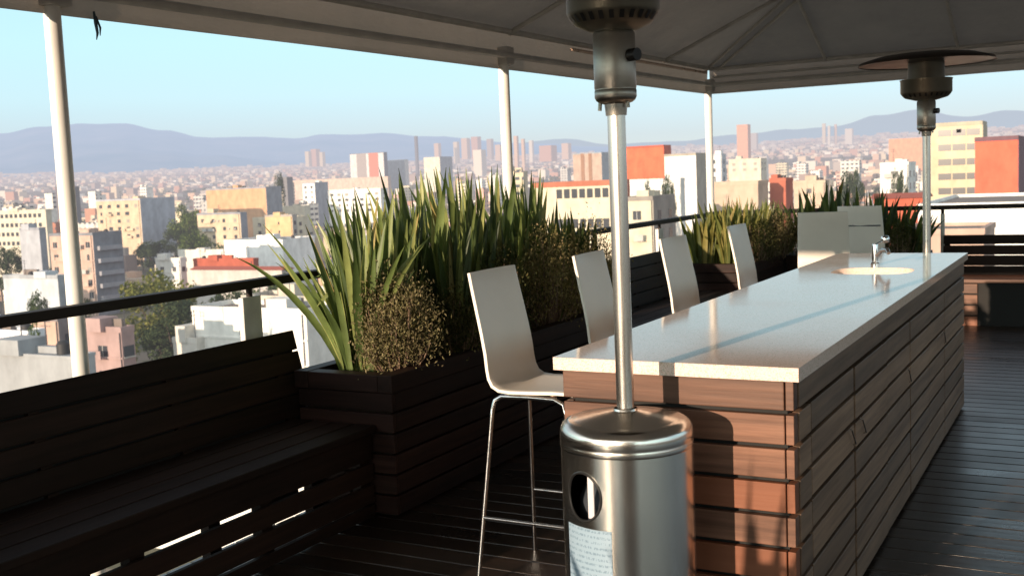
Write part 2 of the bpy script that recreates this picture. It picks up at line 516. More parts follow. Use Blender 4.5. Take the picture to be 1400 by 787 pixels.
# ------------------------------------------------------------------ railing
def railing(name, pts, posts, label):
    t = thing(name, (pts[0][0], pts[0][1], 0), label, "railing")
    for a, c in zip(pts[:-1], pts[1:]):
        a, c = Vector(a), Vector(c)
        d = (c - a).normalized()
        mt = Matrix((d, Vector((-d.y, d.x, 0)), Vector((0, 0, 1)))).transposed()
        MB().obox((a + c) / 2, ((c - a).length, 0.07, 0.045), mt).build("handrail", M_RAIL, t, bevel=0.006)
    for (x, yy, dx, dy) in posts:
        MB().box(x - dx, x + dx, yy - dy, yy + dy, -0.35, 1.05).build("post", M_POST, t, bevel=0.004)
        if dy > dx: MB().box(x + dx + .002, -3.602, yy - 0.04, yy + 0.04, -0.33, -0.27).build("wall_bracket", M_POST, t)
        MB().tube([(x, yy, 1.05), (x, yy, 1.115)], 0.016, 10).build("bracket", M_RAIL, t)
    return t
railing("terrace_railing", [(-3.85, -5, 1.115), (-3.85, 12.0, 1.115)],
        [(-3.86, yy, 0.016, 0.068) for yy in (0.3, 2.25, 4.28, 6.2, 8.15, 10.1)], "dark handrail on pale flat posts beside the long bench and planter")
railing("terrace_railing", [(-3.85, 12.06, 1.115), (3.6, 12.06, 1.115)],
        [(x, 12.07, 0.02, 0.012) for x in (-3.0, -1.53, 0.4, 2.3, 3.5)], "dark handrail along the far end of the terrace behind the slatted bench")

# ------------------------------------------------------------------ benches
def bench_y(y0, y1, label, ext=0.0):
    """bench that runs along the railing, facing the bar"""
    t = thing("slatted_bench", (-3.3, (y0 + y1) / 2, 0), label, "bench", "dark slatted benches")
    MB().box(-3.20, -3.08, y0, y1, 0.415, 0.45).box(-3.325, -3.21, y0, y1, 0.415, 0.45).box(-3.45, -3.335, y0, y1, 0.415, 0.45).box(-3.575, -3.46, y0, y1, 0.415, 0.45).build("seat", M_BENCH, t, bevel=0.005)
    bk = MB()
    for k in range(4):
        z0 = 0.462 + k * 0.104
        lean = -0.095 / 0.39
        c = Vector((-3.575 + lean * (z0 + .05 - .46), (y0 + y1) / 2, z0 + 0.047))
        bk.obox(c + Vector((0, ext / 2, 0)), (0.03, y1 - y0 + ext, 0.099), Matrix.Rotation(-0.235, 3, 'Y'))
    bk.build("backrest", M_BENCH, t, bevel=0.004)
    MB().obox((-3.63, (y0 + y1 + ext) / 2, 0.605), (0.008, y1 - y0 + ext - .02, 0.44), Matrix.Rotation(-0.235, 3, 'Y')).build("back_board", M_DARK, t)
    fr = MB()
    for za, zb_ in ((0.284, 0.41), (0.178, 0.263), (0.073, 0.158), (0.006, 0.061)):
        fr.box(-3.135, -3.11, y0, y1, za, zb_)
    fr.build("front_panel", M_BENCH, t, bevel=0.003)
    n = max(2, int((y1 - y0) / 0.62))
    for k in range(n + 1):
        yy = y0 + 0.03 + (y1 - y0 - 0.06) * k / n
        MB().box(-3.19, -3.14, yy - 0.035, yy + 0.035, 0.0, 0.41).build("leg", M_BENCHX, t)
        MB().box(-3.49, -3.44, yy - 0.035, yy + 0.035, 0.0, 0.41).build("leg", M_BENCHX, t)
        MB().obox((-3.625, yy, 0.62), (0.035, 0.05, 0.44), Matrix.Rotation(-0.235, 3, 'Y')).build("back_support", M_BENCH, t)
    return t
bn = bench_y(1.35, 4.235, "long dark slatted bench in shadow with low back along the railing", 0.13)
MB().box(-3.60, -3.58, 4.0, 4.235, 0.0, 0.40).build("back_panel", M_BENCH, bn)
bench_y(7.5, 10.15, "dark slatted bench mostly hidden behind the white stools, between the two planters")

t = thing("slatted_bench", (1.0, 11.7, 0), "dark slatted bench at the far end beyond the bar, partly sunlit on its side", "bench", "dark slatted benches")
bk = MB()
for k in range(4):
    z0 = 0.44 + k * 0.103
    bk.obox((0.95, 11.84 + 0.2 * (z0 - .46), z0 + 0.046), (4.9, 0.03, (0.1, 0.1, 0.092, 0.09)[k]), Matrix.Rotation(-0.2, 3, 'X'))
bk.build("backrest", M_BENCHX, t, bevel=0.004)
st = MB()
for k in range(4):
    st.box(-1.5, 3.4, 11.36 + k * 0.115, 11.465 + k * 0.115, 0.415, 0.45)
st.build("seat", M_BARX, t, bevel=0.004)
ed = MB()
for k in range(4):
    ed.box(-1.5, -1.13, 11.36, 11.385, 0.315 - k * 0.105, 0.405 - k * 0.105)
ed.build("end_panel", M_BARX, t, bevel=0.003)
MB().box(-1.495, 3.4, 11.392, 11.44, 0.0, 0.413).build("front_panel", M_DARK, t)
for x in (-1.47, -0.1, 1.3, 2.7, 3.35):
    MB().box(x - 0.03, x + 0.03, 11.45, 11.8, 0, 0.41).build("leg", M_BENCHX, t)
    MB().obox((x, 11.93, 0.62), (0.05, 0.03, 0.44), Matrix.Rotation(-0.2, 3, 'X')).build("back_support", M_BENCHX, t)

# ------------------------------------------------------------------ planters
def planter(x0, x1, y0, y1, h, label):
    t = thing("timber_planter", ((x0 + x1) / 2, (y0 + y1) / 2, 0), label, "planter", "dark timber planters")
    n = int(round((h - 0.09) / 0.105))
    pit = (h - 0.09) / n
    for nm, mt, xa, xb, ya, yb in (("side_boards", M_PLANTER, x1 - 0.03, x1 - 0.004, y0 + 0.03, y1 - 0.03), ("side_boards", M_PLANTER, x0 + 0.004, x0 + 0.03, y0 + 0.03, y1 - 0.03),
                                   ("end_boards", M_PLANTERX, x0 + 0.004, x1 - 0.004, y0 + 0.004, y0 + 0.029), ("end_boards", M_PLANTERX, x0 + 0.004, x1 - 0.004, y1 - 0.029, y1 - 0.004)):
        a = MB()
        for k in range(n):
            a.box(xa, xb, ya, yb, k * pit + 0.012, (k + 1) * pit)
        a.build(nm, mt, t, bevel=0.003)
    MB().box(x0 + 0.034, x1 - 0.034, y0 + 0.034, y1 - 0.034, 0.0, h - 0.07).build("soil", M_SOIL, t)
    for xa, xb in ((x1 - 0.075, x1 + 0.008), (x0 - 0.008, x0 + 0.075)):
        MB().box(xa, xb, y0 - 0.008, y1 + 0.008, h - 0.086, h).build("side_rim", M_PLANTER, t, bevel=0.004)
    for ya, yb in ((y0 - 0.007, y0 + 0.075), (y1 - 0.075, y1 + 0.007)):
        MB().box(x0 + 0.077, x1 - 0.077, ya, yb, h - 0.086, h - .002).build("end_rim", M_PLANTERX, t, bevel=0.004)
    return t
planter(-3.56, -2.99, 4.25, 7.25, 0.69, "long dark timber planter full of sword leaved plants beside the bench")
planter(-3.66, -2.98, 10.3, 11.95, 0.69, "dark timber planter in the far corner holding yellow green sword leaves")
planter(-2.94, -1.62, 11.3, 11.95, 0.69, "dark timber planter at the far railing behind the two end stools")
planter(-4.0, -2.78, 0.55, 1.2, 1.16, "tall dark timber planter, added out of view to shade the long bench")  # unseen planter, added to block the low sun from bench and planter end

def flax(name, x, y, z, n, hmin, hmax, spread, mat, label, group, seed, bias=(0, 0), wid=0.055):
    rnd = random.Random(seed)
    b = MB()
    for i in range(n):
        az = rnd.uniform(0, 2 * math.pi)
        h = rnd.uniform(hmin, hmax)
        lean = (rnd.random() ** 1.4) * spread + 0.03
        d = Vector((math.cos(az), math.sin(az), 0)) * lean + Vector((bias[0], bias[1], 0)) * rnd.uniform(0.2, 1)
        base = Vector((x, y, z)) + Vector((math.cos(az), math.sin(az), 0)) * rnd.uniform(0, 0.09)
        wd = wid * rnd.uniform(0.6, 1.25)
        fa = rnd.gauss(0.25, 0.6)
        side0 = Vector((math.cos(fa), math.sin(fa), 0))
        droop = rnd.uniform(0.0, 0.35) * (lean + 0.15)
        segs = 7
        vs, fs = [], []
        bent = rnd.random() < 0.07
        for k in range(segs + 1):
            u = k / segs
            p = base + Vector((0, 0, h * u)) + d * h * (u ** 1.35) - Vector((0, 0, 1)) * droop * h * u ** 3
            if bent and u > 0.6:
                p += d * h * (u - .6) * 1.2 - Vector((0, 0, 1)) * (u - .6) * h * 1.1
            ww = wd * (0.55 + 0.9 * u if u < 0.45 else (0.955 * (1 - ((u - 0.45) / 0.55) ** 2.1))) * 0.5 + 0.0012
            tw = side0 + Vector((-side0.y, side0.x, 0)) * 0.5 * u
            tw.normalize()
            nrm = tw.cross((Vector((0, 0, 1)) + d).normalized())
            vs += [p - tw * ww, p - nrm * ww * 0.35, p + tw * ww]
            if k:
                o = (k - 1) * 3
                fs += [(o, o + 1, o + 4, o + 3), (o + 1, o + 2, o + 5, o + 4)]
        b.add(vs, fs)
    o = b.build(name, mat, loc=(x, y, z))
    for p in o.data.polygons: p.use_smooth = True
    return tag(o, label, "plant", group)

PG = "sword leaved plants in the long planter"
PL = "upright green sword leaved plant in the long planter beside the stools"
flax("sword_leaf_plant", -3.34, 4.47, 0.62, 74, 0.45, 0.95, 0.58, M_FLAX, "arching bright sword leaved plant at the near corner of the long planter", PG, 5, (-0.10, -0.16), 0.04)
flax("sword_leaf_plant", -3.40, 4.72, 0.62, 46, 0.6, 0.98, 0.34, M_FLAX, PL, PG, 6, (-0.04, -0.10), 0.043)
k = 0
for yy in (5.0, 5.28, 5.56, 5.84, 6.12, 6.4, 6.65, 6.9):
    for xx in (-3.44, -3.24):
        k += 1
        if xx > -3.3 and k % 3 == 0: continue
        hi = (1.10 if 5.1 < yy < 6.5 else 1.04 if yy < 6.8 else 0.9)
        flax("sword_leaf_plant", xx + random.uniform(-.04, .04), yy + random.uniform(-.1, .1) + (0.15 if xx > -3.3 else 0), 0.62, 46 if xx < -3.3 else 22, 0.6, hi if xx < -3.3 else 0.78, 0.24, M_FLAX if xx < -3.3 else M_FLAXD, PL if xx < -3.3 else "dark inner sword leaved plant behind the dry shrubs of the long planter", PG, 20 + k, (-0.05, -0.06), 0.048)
k = 0
for (xx, yy, m, hh) in ((-3.55, 10.45, M_FLAXY, .60), (-3.3, 10.5, M_FLAXY, .66), (-3.5, 10.75, M_FLAXY, .74), (-3.25, 10.85, M_FLAXY, .70), (-3.5, 11.05, M_FLAXY, .72), (-3.25, 11.2, M_FLAXY, .68), (-3.5, 11.4, M_FLAXY, .70), (-3.2, 11.5, M_FLAX, .68), (-3.5, 11.7, M_FLAX, .7), (-3.1, 11.75, M_FLAX, .66)):
    k += 1
    flax("sword_leaf_plant", xx, yy, 0.62, 44, 0.4, hh, 0.34, m, "yellow green sword leaved plant in the far corner planter" if m is M_FLAXY else "darker green sword leaved plant at the back of the corner planter", "sword leaved plants in the far corner", 60 + k, (0, 0), 0.045)
for i, xx in enumerate((-2.8, -2.62, -2.42, -2.24, -2.06, -1.9, -1.74)):
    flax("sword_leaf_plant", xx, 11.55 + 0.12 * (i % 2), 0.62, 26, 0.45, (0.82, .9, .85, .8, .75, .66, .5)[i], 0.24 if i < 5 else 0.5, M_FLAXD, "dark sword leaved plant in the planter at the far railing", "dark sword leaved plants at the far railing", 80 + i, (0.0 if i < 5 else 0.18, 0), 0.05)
for i, (xx, yy) in enumerate(((-3.7, 0.8), (-3.3, 0.9), (-2.95, 0.85))):
    flax("sword_leaf_plant", xx, yy, 1.08, 16, 0.1, 0.18, 0.6, M_FLAXD, "short sword leaved plant in the added shade planter", "plants in the added shade planter", 95 + i)

def shrub(x, y, z, rx, ry, rz, mat, label, seed, n=3200, group=None, leaf=0.0155):
    rnd = random.Random(seed)
    t = thing("dry_shrub", (x, y, z), label, "shrub", group)
    b = MB()
    tw = MB()
    # tufts on many short upright stems
    heads = []
    for i in range(90):
        while True:
            p = Vector((rnd.uniform(-1, 1), rnd.uniform(-1, 1), rnd.uniform(-0.35, 1) ** 1))
            if 0.35 < p.length < 1: break
        s = rnd.uniform(0.75, 1.1)
        c = Vector((x + p.x * rx * s, y + p.y * ry * s, z + rz * 0.42 + p.z * rz * 0.58 * s))
        heads.append(c)
        foot = Vector((x + p.x * rx * 0.35, y + p.y * ry * 0.35, z))
        tw.tube([foot, (foot + c) / 2 + Vector((p.x * .02, p.y * .02, 0)), c], [0.005, 0.004, 0.0025], 5, caps=False)
    for i in range(int(n * 1.7)):
        c = rnd.choice(heads)
        q = Vector((rnd.gauss(0, 1), rnd.gauss(0, 1), rnd.gauss(0, 1))) * 0.035
        q.z *= 1.7
        p = c + q
        if p.z < z + 0.02: continue
        ax = Vector((rnd.gauss(0, 0.5), rnd.gauss(0, 0.5), rnd.uniform(0.2, 1.2))).normalized()
        sd_ = ax.orthogonal().normalized()
        sd_ = Matrix.Rotation(rnd.uniform(0, 6.28), 3, ax) @ sd_
        L = leaf * rnd.uniform(0.7, 1.8)
        wv = sd_ * leaf * rnd.uniform(0.16, 0.34)
        b.add([p - wv * .3, p + ax * L * .5 - wv, p + ax * L, p + ax * L * .5 + wv], [(0, 1, 2, 3)])
    b.build("foliage", mat, t)
    tw.build("stems", M_TWIG, t)
    return t
shrub(-3.14, 4.52, 0.63, 0.19, 0.23, 0.50, M_SHRUB, "rounded dry brown shrub at the near corner of the long planter", 1, 6200)
shrub(-3.12, 5.05, 0.62, 0.17, 0.2, 0.34, M_SHRUBG, "small dark shrub next to the rounded dry shrub", 2, 3400)
shrub(-3.16, 5.6, 0.63, 0.2, 0.3, 0.54, M_SHRUBG, "dark low shrub behind the nearest white stool", 3, 4200)
shrub(-3.14, 6.2, 0.63, 0.21, 0.3, 0.64, M_SHRUB_SUN, "olive brown shrub in the middle of the long planter", 4, 5000)
shrub(-3.12, 6.75, 0.63, 0.21, 0.3, 0.60, M_SHRUB_SUN, "reddish dry shrub beside the second white stool", 5, 4600)
shrub(-3.14, 7.05, 0.63, 0.19, 0.16, 0.40, M_SHRUBG, "low dark shrub at the far end of the long planter", 6, 3000)
shrub(-3.1, 10.75, 0.63, 0.2, 0.3, 0.42, M_SHRUBG, "dark dry shrub in the corner planter behind the third stool", 7, 3400)
shrub(-3.05, 11.35, 0.63, 0.2, 0.3, 0.50, M_SHRUB, "brown dry shrub in the far corner beside the fourth stool", 8, 3600)
shrub(-2.75, 11.45, 0.63, 0.2, 0.2, 0.42, M_SHRUBG, "dark shrub at the far railing next to the end stool", 9, 3000)
shrub(-2.3, 11.42, 0.63, 0.25, 0.16, 0.34, M_SHRUBG, "dark low shrub behind the end stools at the far railing", 10, 2600)
shrub(-1.85, 11.45, 0.63, 0.2, 0.18, 0.34, M_SHRUBG, "dark low shrub at the open end of the far planter", 12, 2600)

pp = thing("added_potted_plant", (-1.46, 0.2, 0), "sword leaved plant in a round pot, added out of view to shade the bar front", "plant")  # unseen plant and pot, added to throw leaf shadows on the bar
MB().lathe([(0.12, 0.0), (0.15, 0.02), (0.19, 0.40), (0.20, 0.42), (0.18, 0.42), (0.17, 0.36), (0.01, 0.355)], 32, (-1.46, 0.2, 0)).build("pot", M_TANK, pp, smooth=True)
lv = flax("leaf_tuft", -1.46, 0.2, 0.35, 24, 0.45, 0.95, 0.55, M_FLAX, None, None, 301, (0.05, 0), 0.06)
del lv["category"]
lv.parent = pp
lv.location = (0, 0, 0.35)
# ------------------------------------------------------------------ bar
XL, XR, Y0, Y1, ZT = -1.60, -0.83, 3.255, 7.57, 0.956
bar = thing("bar_counter", ((XL + XR) / 2, (Y0 + Y1) / 2, 0), "long wood slatted bar with white speckled stone top", "bar")
pit = 0.1055
f, e, cr = MB(), MB(), MB()
z = ZT
rows = []
while z > 0.05:
    rows.append((max(z - pit + 0.014, 0.006), z - 0.001))
    z -= pit
rb = random.Random(3)
for i, (z0, z1) in enumerate(rows):
    j = rb.uniform(-0.002, 0.002)
    f.box(XL + 0.002, XR - 0.032, Y0 + j, Y0 + 0.024, z0, z1)
    cr.box(XR - 0.0285, XR - 0.004, Y0 + 0.003, Y0 + 0.05, z0, z1)          # corner end blocks
f.build("front_boards", M_BARX, bar, bevel=0.003)
cr.build("corner_post", M_BARX, bar, bevel=0.002)
bb = MB()
for (z0, z1) in rows:
    bb.box(XL + 0.002, XR - 0.002, Y1 - 0.024, Y1, z0, z1)
    bb.box(XL, XL + 0.024, Y0 + 0.03, Y1 - 0.03, z0, z1)
bb.build("back_boards", M_BARY, bar, bevel=0.003)
# side with cabinet doors
sb = MB()
z0, z1 = rows[0]
sb.box(XR - 0.024, XR, Y0 + 0.055, Y1 - 0.03, z0, z1)
for (z0, z1) in rows[1:]:
    sb.box(XR - 0.024, XR, Y0 + 0.055, 3.455, z0, z1)
sb.build("side_boards", M_BARY, bar, bevel=0.003)
joints = [3.463, 4.125, 4.795, 5.40, 6.01, 6.62, Y1 - 0.03]
hand = {1: ((4.01, 0.645), (4.19, 0.53)), 2: ((5.29, 0.638), (5.56, 0.53)), 3: ((5.90, 0.163), (5.945, 0.08)), 5: ((7.0, 0.64), (7.2, 0.56))}
for i in range(len(joints) - 1):
    d = MB()
    a, c = joints[i] + 0.006, joints[i + 1] - 0.006
    off = rb.uniform(-0.003, 0.002)
    for (z0, z1) in rows[1:]:
        d.box(XR - 0.024, XR + off, a, c, z0, z1)
    dd = d.build("cabinet_door", M_BARY, bar, bevel=0.003)
    hy = c - 0.09 if i % 2 == 0 else a + 0.09
    if i in (0, 1, 2, 4):
        h = MB().tube([(XR + 0.002, hy - .02, 0.645), (XR + 0.012, hy - .018, 0.64), (XR + 0.012, hy + .05, 0.575), (XR + 0.002, hy + .052, 0.57)], 0.003, 8)
        ho = h.build("handle", M_CHROME, None, smooth=True, loc=(0, 0, 0))
        ho.parent = dd
        ho.location = -bar.location
MB().box(XL + 0.03, XR - 0.03, Y0 + 0.03, Y1 - 0.03, 0.0, 0.70).build("carcass", M_DARK, bar)
MB().box(XL + 0.03, XR - 0.03, Y0 + 0.03, 5.95, 0.70, ZT - 0.003).box(XL + 0.03, XR - 0.03, 6.75, Y1 - 0.03, 0.70, ZT - 0.003).build("upper_carcass", M_DARK, bar)
# stone top with a sink opening
SX, SY, SA, SB = -1.17, 6.32, 0.215, 0.20
nn = 64
inner, outer = [], []
x0, x1, y0, y1 = -1.622, -0.811, 3.232, 7.592
cs = Vector((SX, SY, 0))
angs = [2 * math.pi * k / nn for k in range(nn)]
for cx_, cy_ in ((x0, y0), (x1, y0), (x1, y1), (x0, y1)):
    angs.append(math.atan2(cy_ - SY, cx_ - SX) % (2 * math.pi))
angs = sorted(set(angs))
nn = len(angs)
for a in angs:
    ca, sa = math.cos(a), math.sin(a)
    ex = (abs(ca) ** 0.7) * (1 if ca >= 0 else -1)
    ey = (abs(sa) ** 0.7) * (1 if sa >= 0 else -1)
    inner.append((SX + SA * ex, SY + SB * ey))
    tt = min(((x1 - SX) / ca if ca > 1e-9 else (x0 - SX) / ca if ca < -1e-9 else 1e9), ((y1 - SY) / sa if sa > 1e-9 else (y0 - SY) / sa if sa < -1e-9 else 1e9))
    outer.append((SX + ca * tt, SY + sa * tt))
zt, zb = 1.0, 0.957
vs = [(px, py, zt) for px, py in inner] + [(px, py, zt) for px, py in outer] + [(px, py, zb) for px, py in outer] + [(px, py, zb) for px, py in inner]
fs = []
for i in range(nn):
    j = (i + 1) % nn
    fs += [(i, nn + i, nn + j, j), (nn + i, 2 * nn + i, 2 * nn + j, nn + j), (2 * nn + i, 3 * nn + i, 3 * nn + j, 2 * nn + j), (3 * nn + i, i, j, 3 * nn + j)]
MB().add(vs, fs).build("countertop", M_STONE, bar, bevel=0.0025)
sk = MB()
rings = []
for k, (s, z) in enumerate(((1.03, 0.9565), (0.99, 0.95), (0.95, 0.86), (0.82, 0.825), (0.2, 0.815))):
    rings.append([(SX + (px - SX) * s, SY + (py - SY) * s, z) for px, py in inner])
vs = [p for rg in rings for p in rg]
fs = [(k * nn + i, k * nn + (i + 1) % nn, (k + 1) * nn + (i + 1) % nn, (k + 1) * nn + i) for k in range(4) for i in range(nn)]
fs.append(tuple(4 * nn + i for i in range(nn)))
snk = sk.add(vs, fs).build("sink", M_SINK, bar, smooth=True)
drn = MB().lathe([(0.0, 0.824), (0.035, 0.824), (0.042, 0.820), (0.042, 0.8155)], 24, (SX, SY, 0), cap=False).build("drain", M_CHROME, None, smooth=True, loc=(0, 0, 0))
drn.parent = snk
drn.location = -bar.location
fc = thing("basin_tap", (-1.215, 6.66, 1.0), "small chrome mixer tap beside the sink on the white bar top", "tap")
MB().lathe([(0.026, 1.0), (0.026, 1.012), (0.019, 1.018), (0.019, 1.115), (0.017, 1.125), (0.001, 1.127)], 24, (-1.215, 6.66, 0)).build("body", M_CHROME, fc, smooth=True)
MB().tube([(-1.205, 6.655, 1.06), (-1.165, 6.61, 1.095), (-1.13, 6.56, 1.10), (-1.118, 6.54, 1.08)], [0.013, 0.012, 0.012, 0.011], 14).build("spout", M_CHROME, fc, smooth=True)
MB().lathe([(0.004, 1.127), (0.022, 1.134), (0.027, 1.15), (0.02, 1.168), (0.003, 1.172)], 20, (-1.165, 6.70, 0)).tube([(-1.21, 6.665, 1.122), (-1.165, 6.70, 1.145)], 0.007, 10).build("lever", M_CHROME, fc, smooth=True)

# ------------------------------------------------------------------ stools
def make_stool():
    t = thing("bar_stool", (0, 0, 0), "", "stool", "white bar stools around the bar")
    # profile of the bent shell in x (forward) and z
    prof = [(-0.235, 1.235), (-0.222, 1.17), (-0.205, 1.09), (-0.186, 1.0), (-0.172, 0.92), (-0.166, 0.86), (-0.160, 0.825), (-0.145, 0.795), (-0.115, 0.777), (-0.07, 0.772), (0.02, 0.774), (0.12, 0.778), (0.185, 0.777), (0.21, 0.770)]
    ny = 8
    vs, fs = [], []
    for i, (x, z) in enumerate(prof):
        u = i / (len(prof) - 1)
        hw = 0.185 + 0.012 * math.sin(u * math.pi)
        for k in range(ny + 1):
            v = -1 + 2 * k / ny
            dish = -0.012 * (1 - v * v) if i < 6 else 0
            dz = -0.006 * (1 - v * v) if i >= 8 else 0
            vs.append((x + dish, v * hw, z + dz))
    for i in range(len(prof) - 1):
        for k in range(ny):
            o = i * (ny + 1) + k
            fs.append((o, o + 1, o + ny + 2, o + ny + 1))
    sh = MB().add(vs, fs).build("shell", M_STOOL, t)
    for p in sh.data.polygons: p.use_smooth = True
    sh.data.materials.append(M_EDGE)
    so_ = sh.modifiers.new("thickness", "SOLIDIFY")
    so_.thickness = 0.013
    so_.offset = -1
    so_.material_offset_rim = 1
    bv = sh.modifiers.new("bevel", "BEVEL"); bv.width = 0.002; bv.segments = 2; bv.limit_method = 'ANGLE'; bv.angle_limit = R(50)
    for s in (-1, 1):
        yt, yf = s * 0.145, s * 0.245
        # inverted-U side frame: rear leg, rail under the seat, front leg
        pts_r = [(-0.215, yf, 0.0), (-0.165, s * 0.155, 0.70), (-0.155, s * 0.148, 0.735), (-0.125, yt, 0.752), (0.0, yt, 0.754)]
        MB().tube(pts_r, 0.0095, 10).build("leg", M_CHROME, t, smooth=True)
        pts_f = [(0.0, yt, 0.754), (0.10, yt, 0.752), (0.14, s * 0.148, 0.735), (0.152, s * 0.155, 0.70), (0.20, yf, 0.0)]
        MB().tube(pts_f, 0.0095, 10).build("leg", M_CHROME, t, smooth=True)
        yr = s * 0.211
        MB().tube([(-0.195, yr, 0.28), (0.18, yr, 0.28)], 0.007, 10).build("footrest", M_CHROME, t, smooth=True)
        MB().lathe([(0.013, 0.742), (0.013, 0.762)], 12, (-0.06, yt * 0.75, 0)).lathe([(0.013, 0.742), (0.013, 0.762)], 12, (0.08, yt * 0.75, 0)).build("mount", M_BRASS, t, smooth=True)
    MB().tube([(0.181, -0.211, 0.28), (0.181, 0.211, 0.28)], 0.007, 10).build("footrest", M_CHROME, t, smooth=True)
    return t
stool = make_stool()
spots = [(-1.955, 3.84, 0, "white bar stool nearest the camera beside the front corner of the bar"),
         (-1.90, 4.66, 3, "second white bar stool along the bar, partly behind the heater pole"),
         (-1.90, 5.76, -2, "third white bar stool along the bar, in front of the corner plants"),
         (-1.90, 6.95, 0, "fourth white bar stool along the bar, nearest its far end"),
         (-2.00, 8.85, 100, "white bar stool at the far end of the bar with sun on its seat"),
         (-1.885, 9.95, 86, "white bar stool farthest away, with a dark strip across its back")]
for i, (x, y, a, lab) in enumerate(spots):
    o = stool if i == 0 else copy_tree(stool)
    o.location = (x, y, 0)
    o.rotation_euler = (0, 0, R(a))
    o["label"] = lab
    last = o
sl_ = MB().box(-0.212, -0.200, -0.17, 0.10, 1.062, 1.072).build("back_strip", M_STRIP, None)  # thin dark strip set on the backrest, no opening cut
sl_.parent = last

# ------------------------------------------------------------------ patio heaters
def heater(x, y, rb, label, with_label, zhead=0.0, hole_az=None):
    t = thing("patio_heater", (x, y, 0), label, "heater", "steel patio heaters")
    c = (x, y, 0)
    MB().lathe([(0.215, 0.012), (0.225, 0.02), (0.225, 0.05), (0.20, 0.06)], 64, c).build("base", M_STEEL, t, smooth=True)
    RT = 0.1955
    # tank housing with an oval opening
    nseg, zs = 120, [0.06, 0.1, 0.2, 0.3, 0.4, 0.5] + [0.56 + 0.0125 * k for k in range(19)] + [0.80]
    az0, zc, ra, rz = hole_az, 0.68, 0.062, 0.07
    vs, fs = [], []
    for z in zs:
        for k in range(nseg):
            a = 2 * math.pi * k / nseg
            p = Vector((a, z))
            if az0 is not None:
                du = ((a - az0 + math.pi) % (2 * math.pi) - math.pi) * RT / ra
                dv = (z - zc) / rz
                r = math.hypot(du, dv)
                if 0.8 < r < 1.22:      # pull the vertices next to the rim onto it
                    du, dv = du / r, dv / r
                    a, z2 = az0 + du * ra / RT, zc + dv * rz
                    vs.append((x + RT * math.cos(a), y + RT * math.sin(a), z2)); continue
            vs.append((x + RT * math.cos(a), y + RT * math.sin(a), z))
    for i in range(len(zs) - 1):
        for k in range(nseg):
            k2 = (k + 1) % nseg
            q = (i * nseg + k, i * nseg + k2, (i + 1) * nseg + k2, (i + 1) * nseg + k)
            if az0 is not None:
                inside = True
                for vi in q:
                    px_, py_, pz_ = vs[vi]
                    a = math.atan2(py_ - y, px_ - x)
                    du = ((a - az0 + math.pi) % (2 * math.pi) - math.pi) * RT / ra
                    if math.hypot(du, (pz_ - zc) / rz) > 1.02: inside = False
                if inside: continue
            fs.append(q)
    MB().add(vs, fs).build("tank_housing", M_STEEL, t, smooth=True)
    MB().lathe([(0.1957, 0.797), (0.1972, 0.801), (0.1972, 0.812), (0.1962, 0.815), (0.1962, 0.819), (0.1972, 0.822), (0.1972, 0.836), (0.1955, 0.850), (0.189, 0.863), (0.179, 0.871), (0.169, 0.875), (0.160, 0.8745), (0.155, 0.8765), (0.036, 0.899), (0.034, 0.905)], 96, c, cap=False).build("housing_lid", M_STEEL, t, smooth=True)
    if az0 is not None:
        rim = [(x + (RT + 0.001) * math.cos(az0 + math.cos(u) * ra / RT), y + (RT + 0.001) * math.sin(az0 + math.cos(u) * ra / RT), zc + math.sin(u) * rz) for u in [2 * math.pi * k / 48 for k in range(49)]]
        MB().tube(rim, 0.004, 8, caps=False).build("opening_rim", M_BLACK, t, smooth=True)
        MB().lathe([(0.10, 0.08), (0.145, 0.12), (0.145, 0.64), (0.10, 0.72), (0.03, 0.75)], 40, c).build("gas_bottle", M_TANK, t, smooth=True)
        a = az0 + 0.02
        rr = 0.165
        tx, ty = -math.sin(a), math.cos(a)
        p = Vector((x + rr * math.cos(a), y + rr * math.sin(a), 0))
        mt = Matrix((Vector((tx, ty, 0)), Vector((-math.cos(a), -math.sin(a), 0)), Vector((0, 0, 1)))).transposed()
        MB().obox((p.x, p.y, 0.68), (0.022, 0.004, 0.20), mt).build("strap", M_STRAP, t)
    if with_label:
        vs, fs = [], []
        a0, a1 = az0 - 0.38, az0 + 0.46
        for k in range(13):
            a = a0 + (a1 - a0) * k / 12
            for z in (0.34, 0.59):
                vs.append((x + (RT + 0.0015) * math.cos(a), y + (RT + 0.0015) * math.sin(a), z))
            if k: fs.append((2 * k - 2, 2 * k, 2 * k + 1, 2 * k - 1))
        MB().add(vs, fs).build("sticker", M_LABEL, t, smooth=True)
    MB().tube([(x, y, 0.88), (x, y, 1.80)], 0.0262, 32).build("pole", M_POLE, t, smooth=True)
    # control head
    hd = [(0.03, 1.76), (0.033, 1.792), (0.048, 1.797), (0.056, 1.803), (0.0605, 1.812)]
    hd += [(0.0605, 1.83), (0.0595, 1.832), (0.0595, 1.836), (0.0605, 1.838), (0.0605, 1.90)]
    hd += [(0.0605, 1.99), (0.055, 2.0)]
    MB().lathe(hd, 48, c).build("control_head", M_HEAD, t, smooth=True)
    kn = MB().tube([(x + 0.055, y - 0.02, 1.925), (x + 0.083, y - 0.03, 1.925)], 0.018, 16).build("knob", M_BLACK, t, smooth=True)
    MB().tube([(x - 0.04, y - 0.02, 1.80), (x - 0.042, y - 0.021, 1.775)], 0.006, 8).tube([(x + 0.04, y - 0.01, 1.80), (x + 0.042, y - 0.01, 1.78)], 0.006, 8).build("screw", M_HEAD, t, smooth=True)
    # burner: flared skirt with a ring of slots, then emitter screen and reflector
    zb = 2.0
